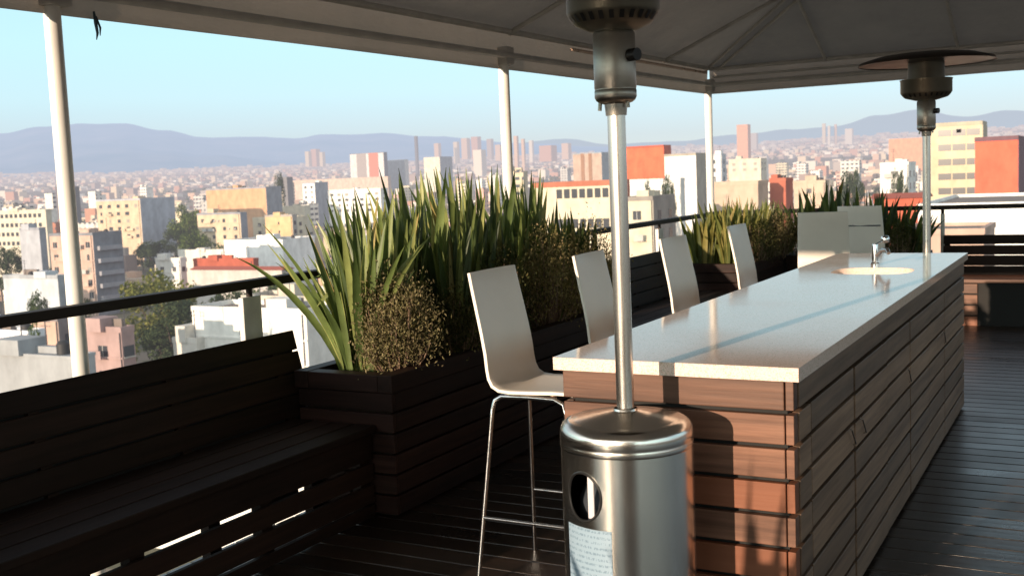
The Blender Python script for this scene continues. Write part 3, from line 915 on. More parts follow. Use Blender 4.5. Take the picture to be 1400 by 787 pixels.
    MB().lathe([(0.05, zb - 0.004), (0.07, zb), (rb * 0.82, zb + 0.018), (rb * 0.97, zb + 0.045), (rb, zb + 0.052), (rb, zb + 0.13), (rb * 1.02, zb + 0.134), (rb * 1.02, zb + 0.14), (rb * 0.8, zb + 0.142)], 64, c).build("burner_skirt", M_BURN, t, smooth=True)
    sl2 = MB()
    for k in range(26):
        a = 2 * math.pi * k / 26
        r0, z0_, r1, z1_ = rb * 0.845, zb + 0.0215, rb * 0.955, zb + 0.0425
        n = Vector((math.cos(a) * 0.021, math.sin(a) * 0.021, -0.11 * rb)).normalized() * 0.0014
        q = Vector((-math.sin(a), math.cos(a), 0)) * 0.0065
        p0 = Vector((x + r0 * math.cos(a), y + r0 * math.sin(a), z0_)) + n
        p1 = Vector((x + r1 * math.cos(a), y + r1 * math.sin(a), z1_)) + n
        sl2.add([p0 - q, p0 + q, p1 + q, p1 - q], [(0, 1, 2, 3)])
    sl2.build("vent_slots", M_BLACK, t)
    MB().lathe([(rb * 0.72, zb + 0.14), (rb * 0.70, zb + 0.27), (rb * 0.5, zb + 0.28)], 48, c).build("emitter_screen", M_BURN, t, smooth=True)
    zr = zb + 0.265
    MB().lathe([(0.41 * (rb / .135) ** .3, zr - 0.015), (0.415 * (rb / .135) ** .3, zr - 0.02), (0.40 * (rb / .135) ** .3, zr), (0.30 * (rb / .135) ** .3, zr + 0.03), (0.15, zr + 0.05), (0.02, zr + 0.058)], 64, c).build("reflector", M_REFLECTOR, t, smooth=True)
    return t
heater(-1.2606, 2.98, 0.133, "steel patio heater standing in front of the bar, round tank housing in full view", True, hole_az=math.atan2(-2.98, 1.26) - 0.72)
heater(-1.112, 7.97, 0.165, "steel patio heater behind the far end of the bar, dark head under the tent roof", False)

# ------------------------------------------------------------------ tent roof
tent = thing("canopy_tent", (-4.05, 12.3, 0), "large grey tent roof on white poles over the terrace", "canopy")
XE, YE, XE2, YE0 = -4.05, 12.3, 3.5, -0.9
SL = 0.42
def zv(y): return 2.395 + 0.0078 * (y - 3.4)      # lower hem
hgt = 0.285
xm, ym = (XE + XE2) / 2, (YE + YE0) / 2
ridge = min((XE2 - XE) / 2, (YE - YE0) / 2)
zt_ = lambda y: zv(y) + hgt
zp = zt_(ym) + SL * ridge
A, B_, C_, D_ = (XE, YE0, zt_(YE0)), (XE2, YE0, zt_(YE0)), (XE2, YE, zt_(YE)), (XE, YE, zt_(YE))
r0, r1 = (xm, YE0 + ridge, zp), (xm, YE - ridge, zp)
def panel(name, corners, nu, nv, sag, mat):
    """fabric panel between two edges, with a slight sag"""
    a, b2, c2, d2 = [Vector(p) for p in corners]
    vs, fs = [], []
    for i in range(nu + 1):
        for j in range(nv + 1):
            u, v = i / nu, j / nv
            p = (a * (1 - u) + b2 * u) * (1 - v) + (d2 * (1 - u) + c2 * u) * v
            vs.append(p + Vector((0, 0, -sag * math.sin(math.pi * u * 4) ** 2 * math.sin(math.pi * v))))
    for i in range(nu):
        for j in range(nv):
            o = i * (nv + 1) + j
            fs.append((o, o + 1, o + nv + 2, o + nv + 1))
    o = MB().add(vs, fs).build(name, mat, tent)
    for p in o.data.polygons: p.use_smooth = True
    return o
panel("roof_cloth", (A, D_, r1, r0), 32, 12, -0.03, M_FABRIC)
panel("roof_cloth", (B_, C_, r1, r0), 32, 12, -0.03, M_FABRIC)
panel("roof_cloth", (D_, C_, r1, r1), 32, 12, -0.03, M_FABRIC)
panel("roof_cloth", (A, B_, r0, r0), 32, 12, -0.03, M_FABRIC)
def valance(p, q, name="valance"):
    p, q = Vector(p), Vector(q)
    n = 48
    nrm = Vector((-(q - p).y, (q - p).x, 0)).normalized()
    vs, fs = [], []
    for i in range(n + 1):
        u = i / n
        c = p * (1 - u) + q * u
        for j, (dz, dn) in enumerate(((0.29, 0.0), (0.14, 0.012), (0.03, 0.006), (0.0, 0.010), (-0.012, 0.0))):
            wob = noise.noise(Vector((c.x * 1.1 + 3, c.y * 1.1, j * .7))) * 0.012 * (j > 0)
            vs.append(Vector((c.x, c.y, zv(c.y) + dz)) + nrm * (dn + wob) + Vector((0, 0, wob * .5 if j > 2 else 0)))
        if i:
            for j in range(4):
                o = (i - 1) * 5 + j
                fs.append((o, o + 1, o + 6, o + 5))
    ob = MB().add(vs, fs).build(name, M_VAL, tent)
    for pp in ob.data.polygons: pp.use_smooth = True
valance((XE - .01, YE0, 0), (XE - .01, YE, 0))
valance((XE, YE + .01, 0), (XE2, YE + .01, 0))
valance((XE2 + .01, YE, 0), (XE2 + .01, YE0, 0))
valance((XE2, YE0 - .01, 0), (XE, YE0 - .01, 0))
# frame tubes along the eaves and rafters up to the ridge
for dz, dx, r in ((0.262, 0.05, 0.022), (0.085, 0.05, 0.024)):
    MB().tube([(XE + dx, YE0, zv(YE0) + dz), (XE + dx, YE - dx, zv(YE) + dz)], r, 12).build("eave_tube", M_FRAME, tent, smooth=True)
    MB().tube([(XE + dx, YE - dx, zv(YE) + dz), (XE2, YE - dx, zv(YE) + dz)], r, 12).build("eave_tube", M_FRAME, tent, smooth=True)
MB().tube([(XE + 0.07, 8.5, zv(8.5) + 0.205), (XE + 0.07, 12.0, zv(12) + 0.205)], 0.014, 10).build("curtain_rod", M_BRASS, tent, smooth=True)
MB().tube([(XE + 0.06, 12.24, zv(12.2) + 0.17), (XE2, 12.24, zv(12.2) + 0.17)], 0.013, 10).build("curtain_rod", M_FRAME, tent, smooth=True)
off = Vector((0, 0, -0.035))
for yy in (4.2, 7.48, 10.75):
    MB().tube([Vector((XE + .03, yy, zt_(yy))) + off, Vector((XE + ridge, yy, zt_(yy) + SL * ridge * 0.995)) + off], 0.02, 10).build("rafter", M_FRAME, tent, smooth=True)
for xx in (-2.73, -1.4, 0.2, 1.8):
    top = ridge * (1 - abs(xx - xm) / ridge) if True else 0
    ln = min(ridge, (xx - XE) * 1.0)
    MB().tube([Vector((xx, YE - .03, zt_(YE))) + off, Vector((xx, YE - ln, zt_(YE) + SL * ln * 0.985)) + off], 0.017, 10).build("rafter", M_FRAME, tent, smooth=True)
for dxx in (-0.05, 0.05):
    MB().tube([Vector((XE + .05 + dxx, YE - .05 + dxx, zt_(YE))) + off, Vector((xm + dxx, YE - ridge + dxx, zp)) + off], 0.018, 10).build("hip_rafter", M_FRAME, tent, smooth=True)
for yy, x_, pr_ in ((3.37, XE, .037), (7.44, XE, .041), (12.27, XE, .043)):
    MB().tube([(x_ - 0.005, yy, -0.5), (x_ - 0.005, yy, zv(yy) + 0.1)], pr_, 20).build("pole", M_WHITEPOLE, tent, smooth=True)
    MB().box(x_ - 0.06, x_ + 0.06, yy - 0.06, yy + 0.06, zv(yy) + 0.02, zv(yy) + 0.15).build("pole_socket", M_FRAME, tent, bevel=0.006)
    MB().box(x_ - 0.06, x_ + 0.2, yy - 0.05, yy + 0.05, -0.3, -0.22).build("pole_bracket", M_POST, tent)
for x_ in (0.6, 3.45):
    MB().tube([(x_, YE, -0.5), (x_, YE, zv(YE) + 0.1)], 0.046, 20).build("pole", M_WHITEPOLE, tent, smooth=True)
MB().tube([(3.45, -0.85, -.05), (3.45, -0.85, 2.4)], 0.046, 20).build("pole", M_WHITEPOLE, tent, smooth=True)
# small tie strap under the hem
p = Vector((XE + 0.01, 3.585, zv(3.585)))
s1 = MB().tube([p + Vector((0, 0, 0.02)), p + Vector((0, 0.006, -0.03)), p + Vector((0, 0.012, -0.075)), p + Vector((0, 0.004, -0.105))], [0.005, 0.008, 0.006, 0.002], 8)
s1.tube([p + Vector((0, 0.01, 0.0)), p + Vector((0, 0.03, -0.05)), p + Vector((0, 0.026, -0.085))], [0.004, 0.005, 0.002], 8)
tag(s1.build("tie_strap", M_CLIP, smooth=True, loc=p), "small dark tie strap hanging from the tent hem near a white pole", "strap")

# ------------------------------------------------------------------ the city below
ZG = -28.0
def ground_z(x, y):
    d = math.hypot(x, y)
    az = math.degrees(math.atan2(-x, y))
    t = max(0.0, min(1.0, (d - 900) / 7600))
    top = 165 + 70 * max(0, min(1, (30 - az) / 35))
    return ZG + (top - ZG) * (t ** 1.25) + 10 * noise.noise(Vector((x / 900, y / 900, 0))) * min(1, max(0, (d - 900) / 1500))
vs, fs = [], []
ds = [0, 40, 120, 300, 600, 900, 1200, 1600, 2100, 2700, 3400, 4200, 5200, 6300, 7500, 9000, 12000, 20000, 40000]
na = 96
for d in ds:
    for k in range(na):
        a = 2 * math.pi * k / na
        x, y = d * math.sin(a) + 0.001 * k, d * math.cos(a)
        vs.append((x, y, ground_z(x, y)))
for i in range(len(ds) - 1):
    for k in range(na):
        k2 = (k + 1) % na
        fs.append((i * na + k, i * na + k2, (i + 1) * na + k2, (i + 1) * na + k))
m, ns, ls = new_mat("city_ground")
p_ = principled(ns, None, 0.9, 0, 0.1)
v = obj_vec(ns, ls)
vor = N(ns, "ShaderNodeTexVoronoi"); vor.inputs["Scale"].default_value = 0.035
ls.new(v, vor.inputs["Vector"])
spc = N(ns, "ShaderNodeSeparateColor"); ls.new(vor.outputs["Color"], spc.inputs[0])
gc = ramp(ns, ls, spc.outputs[0], [(0.0, (0.05, 0.05, 0.05)), (0.2, (0.05, 0.065, 0.03)), (0.5, (0.20, 0.17, 0.14)), (0.75, (0.13, 0.12, 0.11)), (1.0, (0.30, 0.26, 0.21))], 'CONSTANT')
gc = mixc(ns, ls, 0.5, gc, ramp(ns, ls, noise_tex(ns, ls, v, 0.02, 9, 0.7), [(0.3, (0.05, 0.06, 0.035)), (0.7, (0.24, 0.2, 0.17))]))
ls.new(gc, p_.inputs["Base Color"])
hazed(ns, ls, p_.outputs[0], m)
tag(MB().add(vs, fs).build("ground", m), "hazy city ground of streets and yards running to the hills", kind="structure")

# hills on the horizon
def ridge_mesh(name, prof, D, L, label, seed, col):
    """prof: photo pixels of the skyline; the hill stands at distance D"""
    vs, fs = [], []
    n = 160
    x0, x1 = prof[0][0], prof[-1][0]
    rnd = random.Random(seed)
    rows_ = 10
    for i in range(n + 1):
        px = x0 + (x1 - x0) * i / n
        for (a, b2) in zip(prof[:-1], prof[1:]):
            if a[0] <= px <= b2[0]:
                u = (px - a[0]) / (b2[0] - a[0])
                u = u * u * (3 - 2 * u)
                py = a[1] * (1 - u) + b2[1] * u
                break
        py += 1.6 * noise.fractal(Vector((px / 45.0, seed, 0)), 1.0, 2.0, 5)
        top = at(px, py, D)
        d = Vector((top.x, top.y, 0)).normalized()
        for j in range(rows_ + 1):
            u = j / rows_
            q = d * (D - (1 - u) * 5200)
            zz = 60 + (top.z - 60) * (u ** 1.15)
            zz += (1 - u) * u * 460 * noise.fractal(Vector((q.x / 1500, q.y / 1500, seed)), 1.0, 2.0, 5)
            vs.append((q.x, q.y, zz))
        q = d * (D + 4000)
        vs.append((q.x, q.y, 0))
    w_ = rows_ + 2
    for i in range(n):
        for j in range(w_ - 1):
            o = i * w_ + j
            fs.append((o, o + w_, o + w_ + 1, o + 1))
    m, ns, ls = new_mat("hill_slope")
    p = principled(ns, None, 0.95, 0, 0.0)
    ls.new(ramp(ns, ls, noise_tex(ns, ls, obj_vec(ns, ls), 0.0016, 8, 0.65), [(0.35, (0.04, 0.055, 0.03)), (0.6, (0.16, 0.13, 0.10)), (0.8, (0.3, 0.25, 0.2))]), p.inputs["Base Color"])
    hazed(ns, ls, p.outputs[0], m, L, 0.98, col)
    o = MB().add(vs, fs).build(name, m)
    for q in o.data.polygons: q.use_smooth = True
    return tag(o, label, kind="structure")
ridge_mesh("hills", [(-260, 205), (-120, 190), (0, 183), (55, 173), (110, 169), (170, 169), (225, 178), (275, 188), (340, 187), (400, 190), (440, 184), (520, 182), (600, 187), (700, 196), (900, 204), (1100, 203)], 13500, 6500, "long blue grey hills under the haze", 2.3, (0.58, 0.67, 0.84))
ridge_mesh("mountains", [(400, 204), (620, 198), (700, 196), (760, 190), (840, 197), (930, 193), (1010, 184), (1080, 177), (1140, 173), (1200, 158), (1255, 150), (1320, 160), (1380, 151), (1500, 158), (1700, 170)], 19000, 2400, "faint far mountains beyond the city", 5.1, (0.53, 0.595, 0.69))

# ---- named buildings: photo place of the lit front, of the corner, and of the shaded side; distance in metres
M_WIN = plain("window_glass_dark", (0.035, 0.04, 0.05), 0.15, 0, 0.5)
def hz(base, rough=0.8, metal=0.0, name="city_paint"):
    m, ns, ls = new_mat(name)
    p = principled(ns, base, rough, metal, 0.4)
    n = noise_tex(ns, ls, obj_vec(ns, ls), 0.6, 6, 0.6)
    ls.new(ramp(ns, ls, n, [(0.3, tuple(x * .8 for x in base)), (0.7, base)]), p.inputs["Base Color"])
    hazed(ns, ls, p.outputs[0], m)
    return m
M_CWIN = hz((0.045, 0.05, 0.06), 0.2, 0, "city_window")
M_CCURT = hz((0.30, 0.27, 0.23), 0.6, 0, "curtained_window")
M_CFRAME = hz((0.45, 0.43, 0.40), 0.6, 0, "city_frame")
M_CROOF = hz((0.20, 0.165, 0.145), 0.9, 0, "flat_roof")
M_CRED = hz((0.33, 0.085, 0.055), 0.85, 0, "red_roof")
M_CTANK = hz((0.03, 0.03, 0.032), 0.6, 0, "water_tank")
M_CDARK = hz((0.06, 0.06, 0.07), 0.5, 0, "dark_cladding")
KEYS = []
rk = random.Random(77)
def building(name, label, cat, xl, xm, xr, yt, yb, D, base, win=None, roof=None, side=None, depth=None, extras=(), parapet=0.7, fh=3.1, winside=True, hut=True, band=None, ztop=None):
    """front faces the low sun (-y); the corner between front and shaded side stands at pixel column xm"""
    xc = xm
    P = at(xc, yt, D)
    zt = P.z
    rl = ray(xl, yt)
    Lx = rl.x / rl.y * P.y              # where the left edge's ray meets the front plane
    wdt = max(2.0, P.x - Lx)
    if xr > xm + 1:
        rr = ray(xr, yt)
        dep = max(2.0, rr.y / rr.x * P.x - P.y) if abs(rr.x) > 1e-6 else 12
        dep = min(dep, 60)
    else:
        dep = depth or 14.0
    gz = ground_z(P.x, P.y) - 1.0
    t = thing(name, (P.x, P.y, gz), label, cat)
    x0, x1, y0, y1 = P.x - wdt, P.x, P.y, P.y + dep
    wm = wall_mat(base)
    body = MB().box(x0, x1, y0, y1, gz, zt - parapet)
    body.build("wall", wm, t)
    pr = MB()
    th = 0.22
    e = 0.06
    pr.box(x0 - e, x1 + e, y0 - e, y0 + th, zt - parapet + .003, zt).box(x0 - e, x1 + e, y1 - th, y1 + e, zt - parapet + .003, zt)
    pr.box(x0 - e, x0 + th, y0 + th + .003, y1 - th - .003, zt - parapet + .003, zt).box(x1 - th, x1 + e, y0 + th + .003, y1 - th - .003, zt - parapet + .003, zt)
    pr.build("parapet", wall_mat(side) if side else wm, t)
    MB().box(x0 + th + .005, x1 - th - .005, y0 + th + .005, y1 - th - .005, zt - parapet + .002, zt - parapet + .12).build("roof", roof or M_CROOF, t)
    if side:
        MB().box(x1 + .003, x1 + .12, y0, y1, gz, zt - parapet - .01).build("side_wall", wall_mat(side), t)  # mostly shade painted into the side's colour, darker and greyer than the front
    if win:
        ww, wh, sx = win[:3]
        nmax = win[3] if len(win) > 3 else 90
        cnt = 0
        # floors that the photograph shows
        zb_vis = at(xc, yb, D).z - 1.5
        z = zt - parapet - fh * 0.75
        nx = max(1, int((wdt - 0.6) / sx))
        ny = max(1, int((dep - 0.6) / (sx * 1.15)))
        px_h = wh * CF / D
        src = {}
        while z > max(gz + 1, zb_vis) and cnt < nmax:
            for i in range(nx):
                if cnt >= nmax: break
                if rk.random() < 0.09 and src: continue
                c = x0 + (i + 0.5) * wdt / nx
                key = 'f'
                if key not in src:
                    o = MB().box(-ww / 2, ww / 2, -0.04, 0.02, -wh / 2, wh / 2).build("window", M_CWIN, None, loc=(0, 0, 0))
                    src[key] = o
                    if D < 330:
                        s_ = MB().box(-ww / 2 - .08, ww / 2 + .08, -0.16, -0.045, -wh / 2 - .16, -wh / 2 - .02).box(-0.04, 0.04, -.07, -.042, -wh / 2, wh / 2).build("frame", M_CFRAME, None, loc=(0, 0, 0))
                        s_.parent = o
                else:
                    o = copy_tree(src[key])
                o.parent = t
                o.location = (c - P.x + rk.uniform(-.12, .12), y0 - P.y, z - gz)
                if rk.random() < .25:
                    o.data = o.data.copy(); o.data.materials[0] = M_CCURT
                if rk.random() < .14: o.scale = (rk.choice((.55, 1.3)), 1, rk.choice((1, .7)))
                cnt += 1
            if winside:
                for i in range(ny):
                    if cnt >= nmax: break
                    c = y0 + (i + 0.5) * dep / ny
                    key = 's'
                    off = 0.12 if side else 0
                    if key not in src:
                        o = MB().box(-0.02, 0.04, -ww / 2, ww / 2, -wh / 2, wh / 2).build("window", M_CWIN, None, loc=(0, 0, 0))
                        src[key] = o
                        if D < 330:
                            s_ = MB().box(0.045, 0.16, -ww / 2 - .08, ww / 2 + .08, -wh / 2 - .16, -wh / 2 - .02).build("frame", M_CFRAME, None, loc=(0, 0, 0))
                            s_.parent = o
                    else:
                        o = copy_tree(src[key])
                    o.parent = t
                    o.location = (x1 + off - P.x, c - P.y, z - gz)
                    cnt += 1
            z -= fh
    if win and D < 540:
        z = zt - parapet - fh
        zlow = max(gz + 1, at(xc, yb, D).z - 2)
        while z > zlow:
            MB().box(x0 - .04, x1 + .04, y0 - .14, y0 - .003, z - .12, z + .12).build("ledge", wm, t)
            for q in range(max(1, int(wdt / 9))):
                if rk.random() < .55:
                    bx_ = x0 + rk.uniform(.05, .75) * wdt
                    bw_ = min(rk.uniform(2.2, 4.0), wdt * .3)
                    bl = MB().box(bx_, bx_ + bw_, y0 - 1.1, y0 - .15, z - .10, z + .06)
                    bl.box(bx_, bx_ + bw_, y0 - 1.1, y0 - 1.02, z + .063, z + .95)
                    bl.build("balcony", wm if rk.random() < .6 else M_CFRAME, t)
                if rk.random() < .3:
                    ax_ = x0 + rk.uniform(.1, .9) * wdt
                    MB().box(ax_, ax_ + .8, y0 - .45, y0 - .145, z + .4, z + .95).build("air_conditioner", M_CFRAME, t)
            z -= fh
        MB().tube([(x0 + wdt * .97, y0 - .1, gz), (x0 + wdt * .97, y0 - .1, zt - parapet)], .07, 6).build("downpipe", M_CDARK, t)
    if band:
        z = zt - parapet - fh
        zb_vis = at(xc, yb, D).z - 1.5
        while z > max(gz + 1, zb_vis):
            MB().box(x0 - .25, x1 + .25, y0 - .35, y1 + .1, z - .25, z + 0.25).build("floor_band", wall_mat(band), t)
            z -= fh
    if hut and D < 900:
        hx, hy = x0 + wdt * rk.uniform(.25, .7), y0 + dep * rk.uniform(.3, .6)
        hw = min(1.6, wdt * .2)
        MB().box(hx - hw, hx + hw, hy - 1.4, hy + 1.4, zt - parapet + .1, zt + rk.uniform(.5, 1.6)).build("roof_hut", wm, t)
        if D < 560:
            for q in range(2 if wdt > 9 else 1):
                ax_, ay_ = x0 + wdt * rk.uniform(.08, .92), y0 + dep * rk.uniform(.1, .9)
                hh = rk.uniform(1.5, 3.6)
                an = MB().tube([(ax_, ay_, zt - parapet), (ax_, ay_, zt + hh)], 0.05, 6)
                for z_ in (.95, .8): an.tube([(ax_ - .6, ay_, zt + hh * z_), (ax_ + .6, ay_, zt + hh * z_)], 0.03, 5)
                an.build("antenna", M_CDARK, t)
            lx = x0 + wdt * rk.uniform(.2, .6)
            MB().box(lx, lx + wdt * .25, y0 + dep * .55, y0 + dep * .85, zt - parapet + .13, zt + rk.uniform(.1, .9)).build("roof_shed", M_CROOF if rk.random() < .5 else wm, t)
        tx, ty = x0 + wdt * rk.uniform(.1, .9), y0 + dep * rk.uniform(.2, .8)
        if abs(tx - hx) > hw + .7:
            MB().lathe([(0.05, 0), (0.55, 0.0), (0.55, 0.9), (0.3, 1.15), (0.05, 1.2)], 14, (tx, ty, zt - parapet + .1)).build("water_tank", M_CTANK, t, smooth=True)
    for fn in extras: fn(t, x0, x1, y0, y1, gz, zt)
    KEYS.append((xl, xr, yt, yb, D))
    return t
def pitched(mat, hgt=1.6, over=0.5):
    def fn(t, x0, x1, y0, y1, gz, zt):
        o = over
        MB().add([(x0 - o, y0 - o, zt), (x1 + o, y0 - o, zt), (x1 + o, y1 + o, zt), (x0 - o, y1 + o, zt), (x0 - o, (y0 + y1) / 2, zt + hgt), (x1 + o, (y0 + y1) / 2, zt + hgt)],
                 [(0, 1, 5, 4), (2, 3, 4, 5), (0, 4, 3), (1, 2, 5), (3, 2, 1, 0)]).build("tiled_roof", mat, t)
    return fn
def balconies(col, fh=3.1, n=5, d=1.1):
    def fn(t, x0, x1, y0, y1, gz, zt):
        for k in range(n):
            z = zt - 1.2 - fh * (k + 1)
            MB().box(x1 + .12, x1 + d, y0 + 1, y1 - 1, z - .15, z + .9).build("balcony", hz(col), t)
    return fn
def vstripes(col, fr):
    def fn(t, x0, x1, y0, y1, gz, zt):
        for a, c in fr:
            MB().box(x0 + (x1 - x0) * a, x0 + (x1 - x0) * c, y0 - .3, y0 - .003, gz, zt - .3).build("facade_panel", hz(col), t)
    return fn
def wbands(col=(0.05, 0.05, 0.055), fh=3.1, n=8, h=1.5, a=0.08, c=0.95, split=2):
    """strip windows across the front, storey by storey"""
    def fn(t, x0, x1, y0, y1, gz, zt):
        for k in range(n):
            z = zt - 1.3 - fh * k - h
            for s in range(split):
                u0 = a + (c - a) * s / split + .012
                u1 = a + (c - a) * (s + 1) / split - .012
                wn_ = MB().box(x0 + (x1 - x0) * u0, x0 + (x1 - x0) * u1, y0 - .05, y0 + .05, z, z + h).build("window", M_CWIN, t)
    return fn

CREAM, PEACH, WHITE, GREYB, BRICK = (0.62, 0.52, 0.36), (0.58, 0.36, 0.22), (0.74, 0.71, 0.66), (0.36, 0.38, 0.42), (0.42, 0.2, 0.12)
B = building
# open view on the near side, from the railing outwards
B("apartment_block", "long cream apartment block with window bands at the edge of the view", "building", -40, 62, 70, 286, 350, 400, (0.66, 0.57, 0.42), None, extras=(wbands(n=4, split=14, h=1.3),))
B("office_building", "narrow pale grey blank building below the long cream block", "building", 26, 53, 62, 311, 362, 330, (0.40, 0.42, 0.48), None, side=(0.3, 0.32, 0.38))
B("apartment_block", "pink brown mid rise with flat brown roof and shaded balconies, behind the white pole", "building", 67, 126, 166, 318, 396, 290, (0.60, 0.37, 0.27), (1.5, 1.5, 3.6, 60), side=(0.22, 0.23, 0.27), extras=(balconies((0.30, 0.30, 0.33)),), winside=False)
B("apartment_block", "sunlit peach apartment tower with shaded blue grey end wall, taller than its neighbours", "building", 131, 191, 238, 271, 326, 480, (0.66, 0.46, 0.27), (1.8, 1.5, 4.2, 70), side=(0.42, 0.44, 0.52), winside=False)
B("office_tower", "small dark slab tower beside the white pole in the hazy distance", "building", 75, 92, 108, 255, 287, 760, (0.16, 0.15, 0.18), None, side=(0.15, 0.15, 0.17))
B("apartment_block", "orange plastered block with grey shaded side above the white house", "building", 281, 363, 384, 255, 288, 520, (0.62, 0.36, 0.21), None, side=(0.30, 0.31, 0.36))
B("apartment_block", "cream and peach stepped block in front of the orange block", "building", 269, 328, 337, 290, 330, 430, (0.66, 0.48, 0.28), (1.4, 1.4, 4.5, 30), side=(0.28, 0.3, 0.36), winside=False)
B("warehouse", "bright white windowless wall of a low warehouse beside the flax leaves", "building", 306, 386, 430, 327, 368, 330, (0.78, 0.76, 0.74), None)
B("house", "yellow cream house next to the white warehouse, small dark window", "house", 345, 400, 420, 296, 326, 440, (0.70, 0.60, 0.40), (1.6, 1.4, 6, 12))
B("house", "red painted low house under the white warehouse wall", "house", 264, 346, 352, 353, 369, 290, (0.40, 0.10, 0.06), (1.6, 1.2, 5, 14), roof=M_CRED)
B("shed", "low house with a long red sheet roof below the white warehouse", "house", 262, 385, 400, 369, 384, 262, (0.55, 0.5, 0.45), None, extras=(pitched(M_CRED, .7),), hut=False)
B("house", "white house with two storeys left of the red house", "house", 243, 305, 312, 341, 366, 345, (0.74, 0.68, 0.58), (1.3, 1.2, 5, 16))
B("house", "small white house with a pale flat roof beyond the big tree", "house", 212, 246, 254, 352, 376, 300, (0.72, 0.68, 0.62), (1.2, 1.2, 4, 8))
B("workshop", "pale blue grey workshop wall with a row of dark vents near the railing", "building", 4, 78, 90, 376, 428, 215, (0.50, 0.55, 0.60), None, side=(0.35, 0.38, 0.42))
B("house", "orange pink house below the handrail beside the white pole", "house", 36, 78, 104, 432, 480, 150, (0.62, 0.37, 0.26), (1.2, 1.3, 3.2, 12), side=(0.24, 0.2, 0.2))
B("house", "pinkish house with small windows right of the white pole under the handrail", "house", 112, 165, 172, 447, 505, 140, (0.44, 0.27, 0.25), (1.6, 1.3, 4, 8), roof=M_CRED)
B("house", "white walled house at the lower edge of the view over the bench", "house", -60, 38, 46, 452, 505, 120, (0.66, 0.67, 0.72), None)
B("workshop", "grey flat roofed workshop just above the bench back", "building", -60, 98, 130, 487, 560, 96, (0.34, 0.36, 0.38), None, roof=hz((0.30, 0.31, 0.32)), parapet=0.25)
B("house", "bright white house with a dark roof edge behind the pale rail post", "house", 262, 418, 470, 422, 490, 132, (0.76, 0.73, 0.66), (0.35, 1.8, 9, 2), hut=True, winside=False)
B("house", "cream low house behind the bright white house", "house", 330, 430, 470, 405, 424, 165, (0.62, 0.55, 0.42), (1.2, 1.1, 4, 6))
B("shed", "white roofed shed down below the terrace edge", "shed", 60, 420, 470, 640, 800, 84, (0.72, 0.69, 0.64), None, roof=hz((0.70, 0.67, 0.62)), parapet=0.2, hut=False)
B("house", "white domed roof house at the foot of the big tree", "house", 236, 268, 276, 462, 500, 142, (0.7, 0.66, 0.58), None)
# middle distance between the first two poles
B("apartment_tower", "white concrete slab with red brown and grey stripes standing above the low city", "building", 478, 524, 529, 208, 243, 1500, (0.64, 0.60, 0.58), None, side=(0.2, 0.19, 0.22), extras=(vstripes((0.30, 0.26, 0.25), ((.2, .48),)), vstripes((0.48, 0.16, 0.11), ((.56, .84),))), hut=False)
B("office_tower", "blue grey glass slab beside the striped white slab", "building", 529, 553, 558, 218, 246, 1560, (0.26, 0.31, 0.36), None, side=(0.6, 0.58, 0.56), hut=False)
B("office_building", "pale cream office tower with a grey shaded side above the flax tips", "building", 579, 601, 618, 214, 250, 1350, (0.70, 0.64, 0.46), None, side=(0.35, 0.38, 0.44), hut=False)
B("skyscraper", "very thin dark skyscraper on the skyline above the flax tips", "building", 566, 569, 571, 186, 236, 3000, (0.10, 0.11, 0.14), None, side=(0.09, 0.1, 0.12), hut=False)
B("apartment_block", "white apartment block with grey shaded side just above the flax tips", "building", 413, 430, 448, 249, 276, 700, (0.72, 0.70, 0.66), (1.6, 1.4, 4, 20), side=(0.36, 0.37, 0.42), winside=False)
B("apartment_block", "long white block with a cluttered roof among the flax tips", "building", 448, 520, 530, 257, 284, 640, (0.74, 0.70, 0.62), (1.8, 1.4, 5, 40))
B("house", "orange peach house with one dark window left of the flax tips", "house", 362, 399, 405, 293, 324, 400, (0.66, 0.45, 0.25), (1.2, 1.4, 7, 4), side=(0.4, 0.36, 0.32))
B("apartment_block", "cream flat roofed block left of the white block with grey shaded side", "building", 372, 416, 424, 281, 300, 560, (0.68, 0.60, 0.42), None)
B("office_building", "long low pink beige hall on the skyline behind the flax tips", "building", 392, 530, 534, 241, 252, 1100, (0.60, 0.42, 0.32), None, hut=False)
B("apartment_block", "dark shaded block beside the orange block, trees at its foot", "building", 386, 392, 400, 242, 262, 900, (0.2, 0.19, 0.2), None)
# seen between the two heaters
B("school_building", "long cream school block with a red roof edge and a row of square windows", "building", 727, 836, 860, 246, 318, 190, (0.70, 0.60, 0.40), None, roof=M_CRED, hut=False, parapet=0.9, side=(0.45, 0.16, 0.10),
  extras=(wbands(n=2, split=7, h=1.6, fh=5.2, a=.30, c=.97),))
B("apartment_block", "brown brick block with two dark vertical stripes behind the near heater pole", "building", 783, 822, 834, 208, 242, 700, (0.52, 0.34, 0.24), None, side=(0.34, 0.38, 0.42), extras=(vstripes((0.28, 0.15, 0.09), ((.28, .4), (.55, .66))),), hut=False)
B("warehouse", "big plain orange red box of a building beside the near heater pole", "building", 852, 907, 917, 198, 236, 420, (0.82, 0.15, 0.065), None, side=(0.5, 0.10, 0.05), hut=False)
B("warehouse", "tall blank white building with a tan side left of the corner pole", "building", 908, 951, 966, 209, 268, 330, (0.78, 0.76, 0.72), None, side=(0.42, 0.36, 0.28), hut=False)
B("house", "long low white building with small trees on its roof terrace", "building", 850, 930, 936, 243, 270, 280, (0.76, 0.73, 0.66), None, hut=False)
B("apartment_block", "cream walled block in front of the low white building", "building", 850, 892, 922, 268, 330, 175, (0.66, 0.57, 0.38), (1.4, 1.5, 3.4, 18), side=(0.30, 0.26, 0.22))
B("office_building", "narrow white building just right of the corner pole", "building", 966, 986, 992, 210, 244, 420, (0.74, 0.74, 0.72), (1.2, 1.6, 3.2, 16), side=(0.55, 0.57, 0.6))
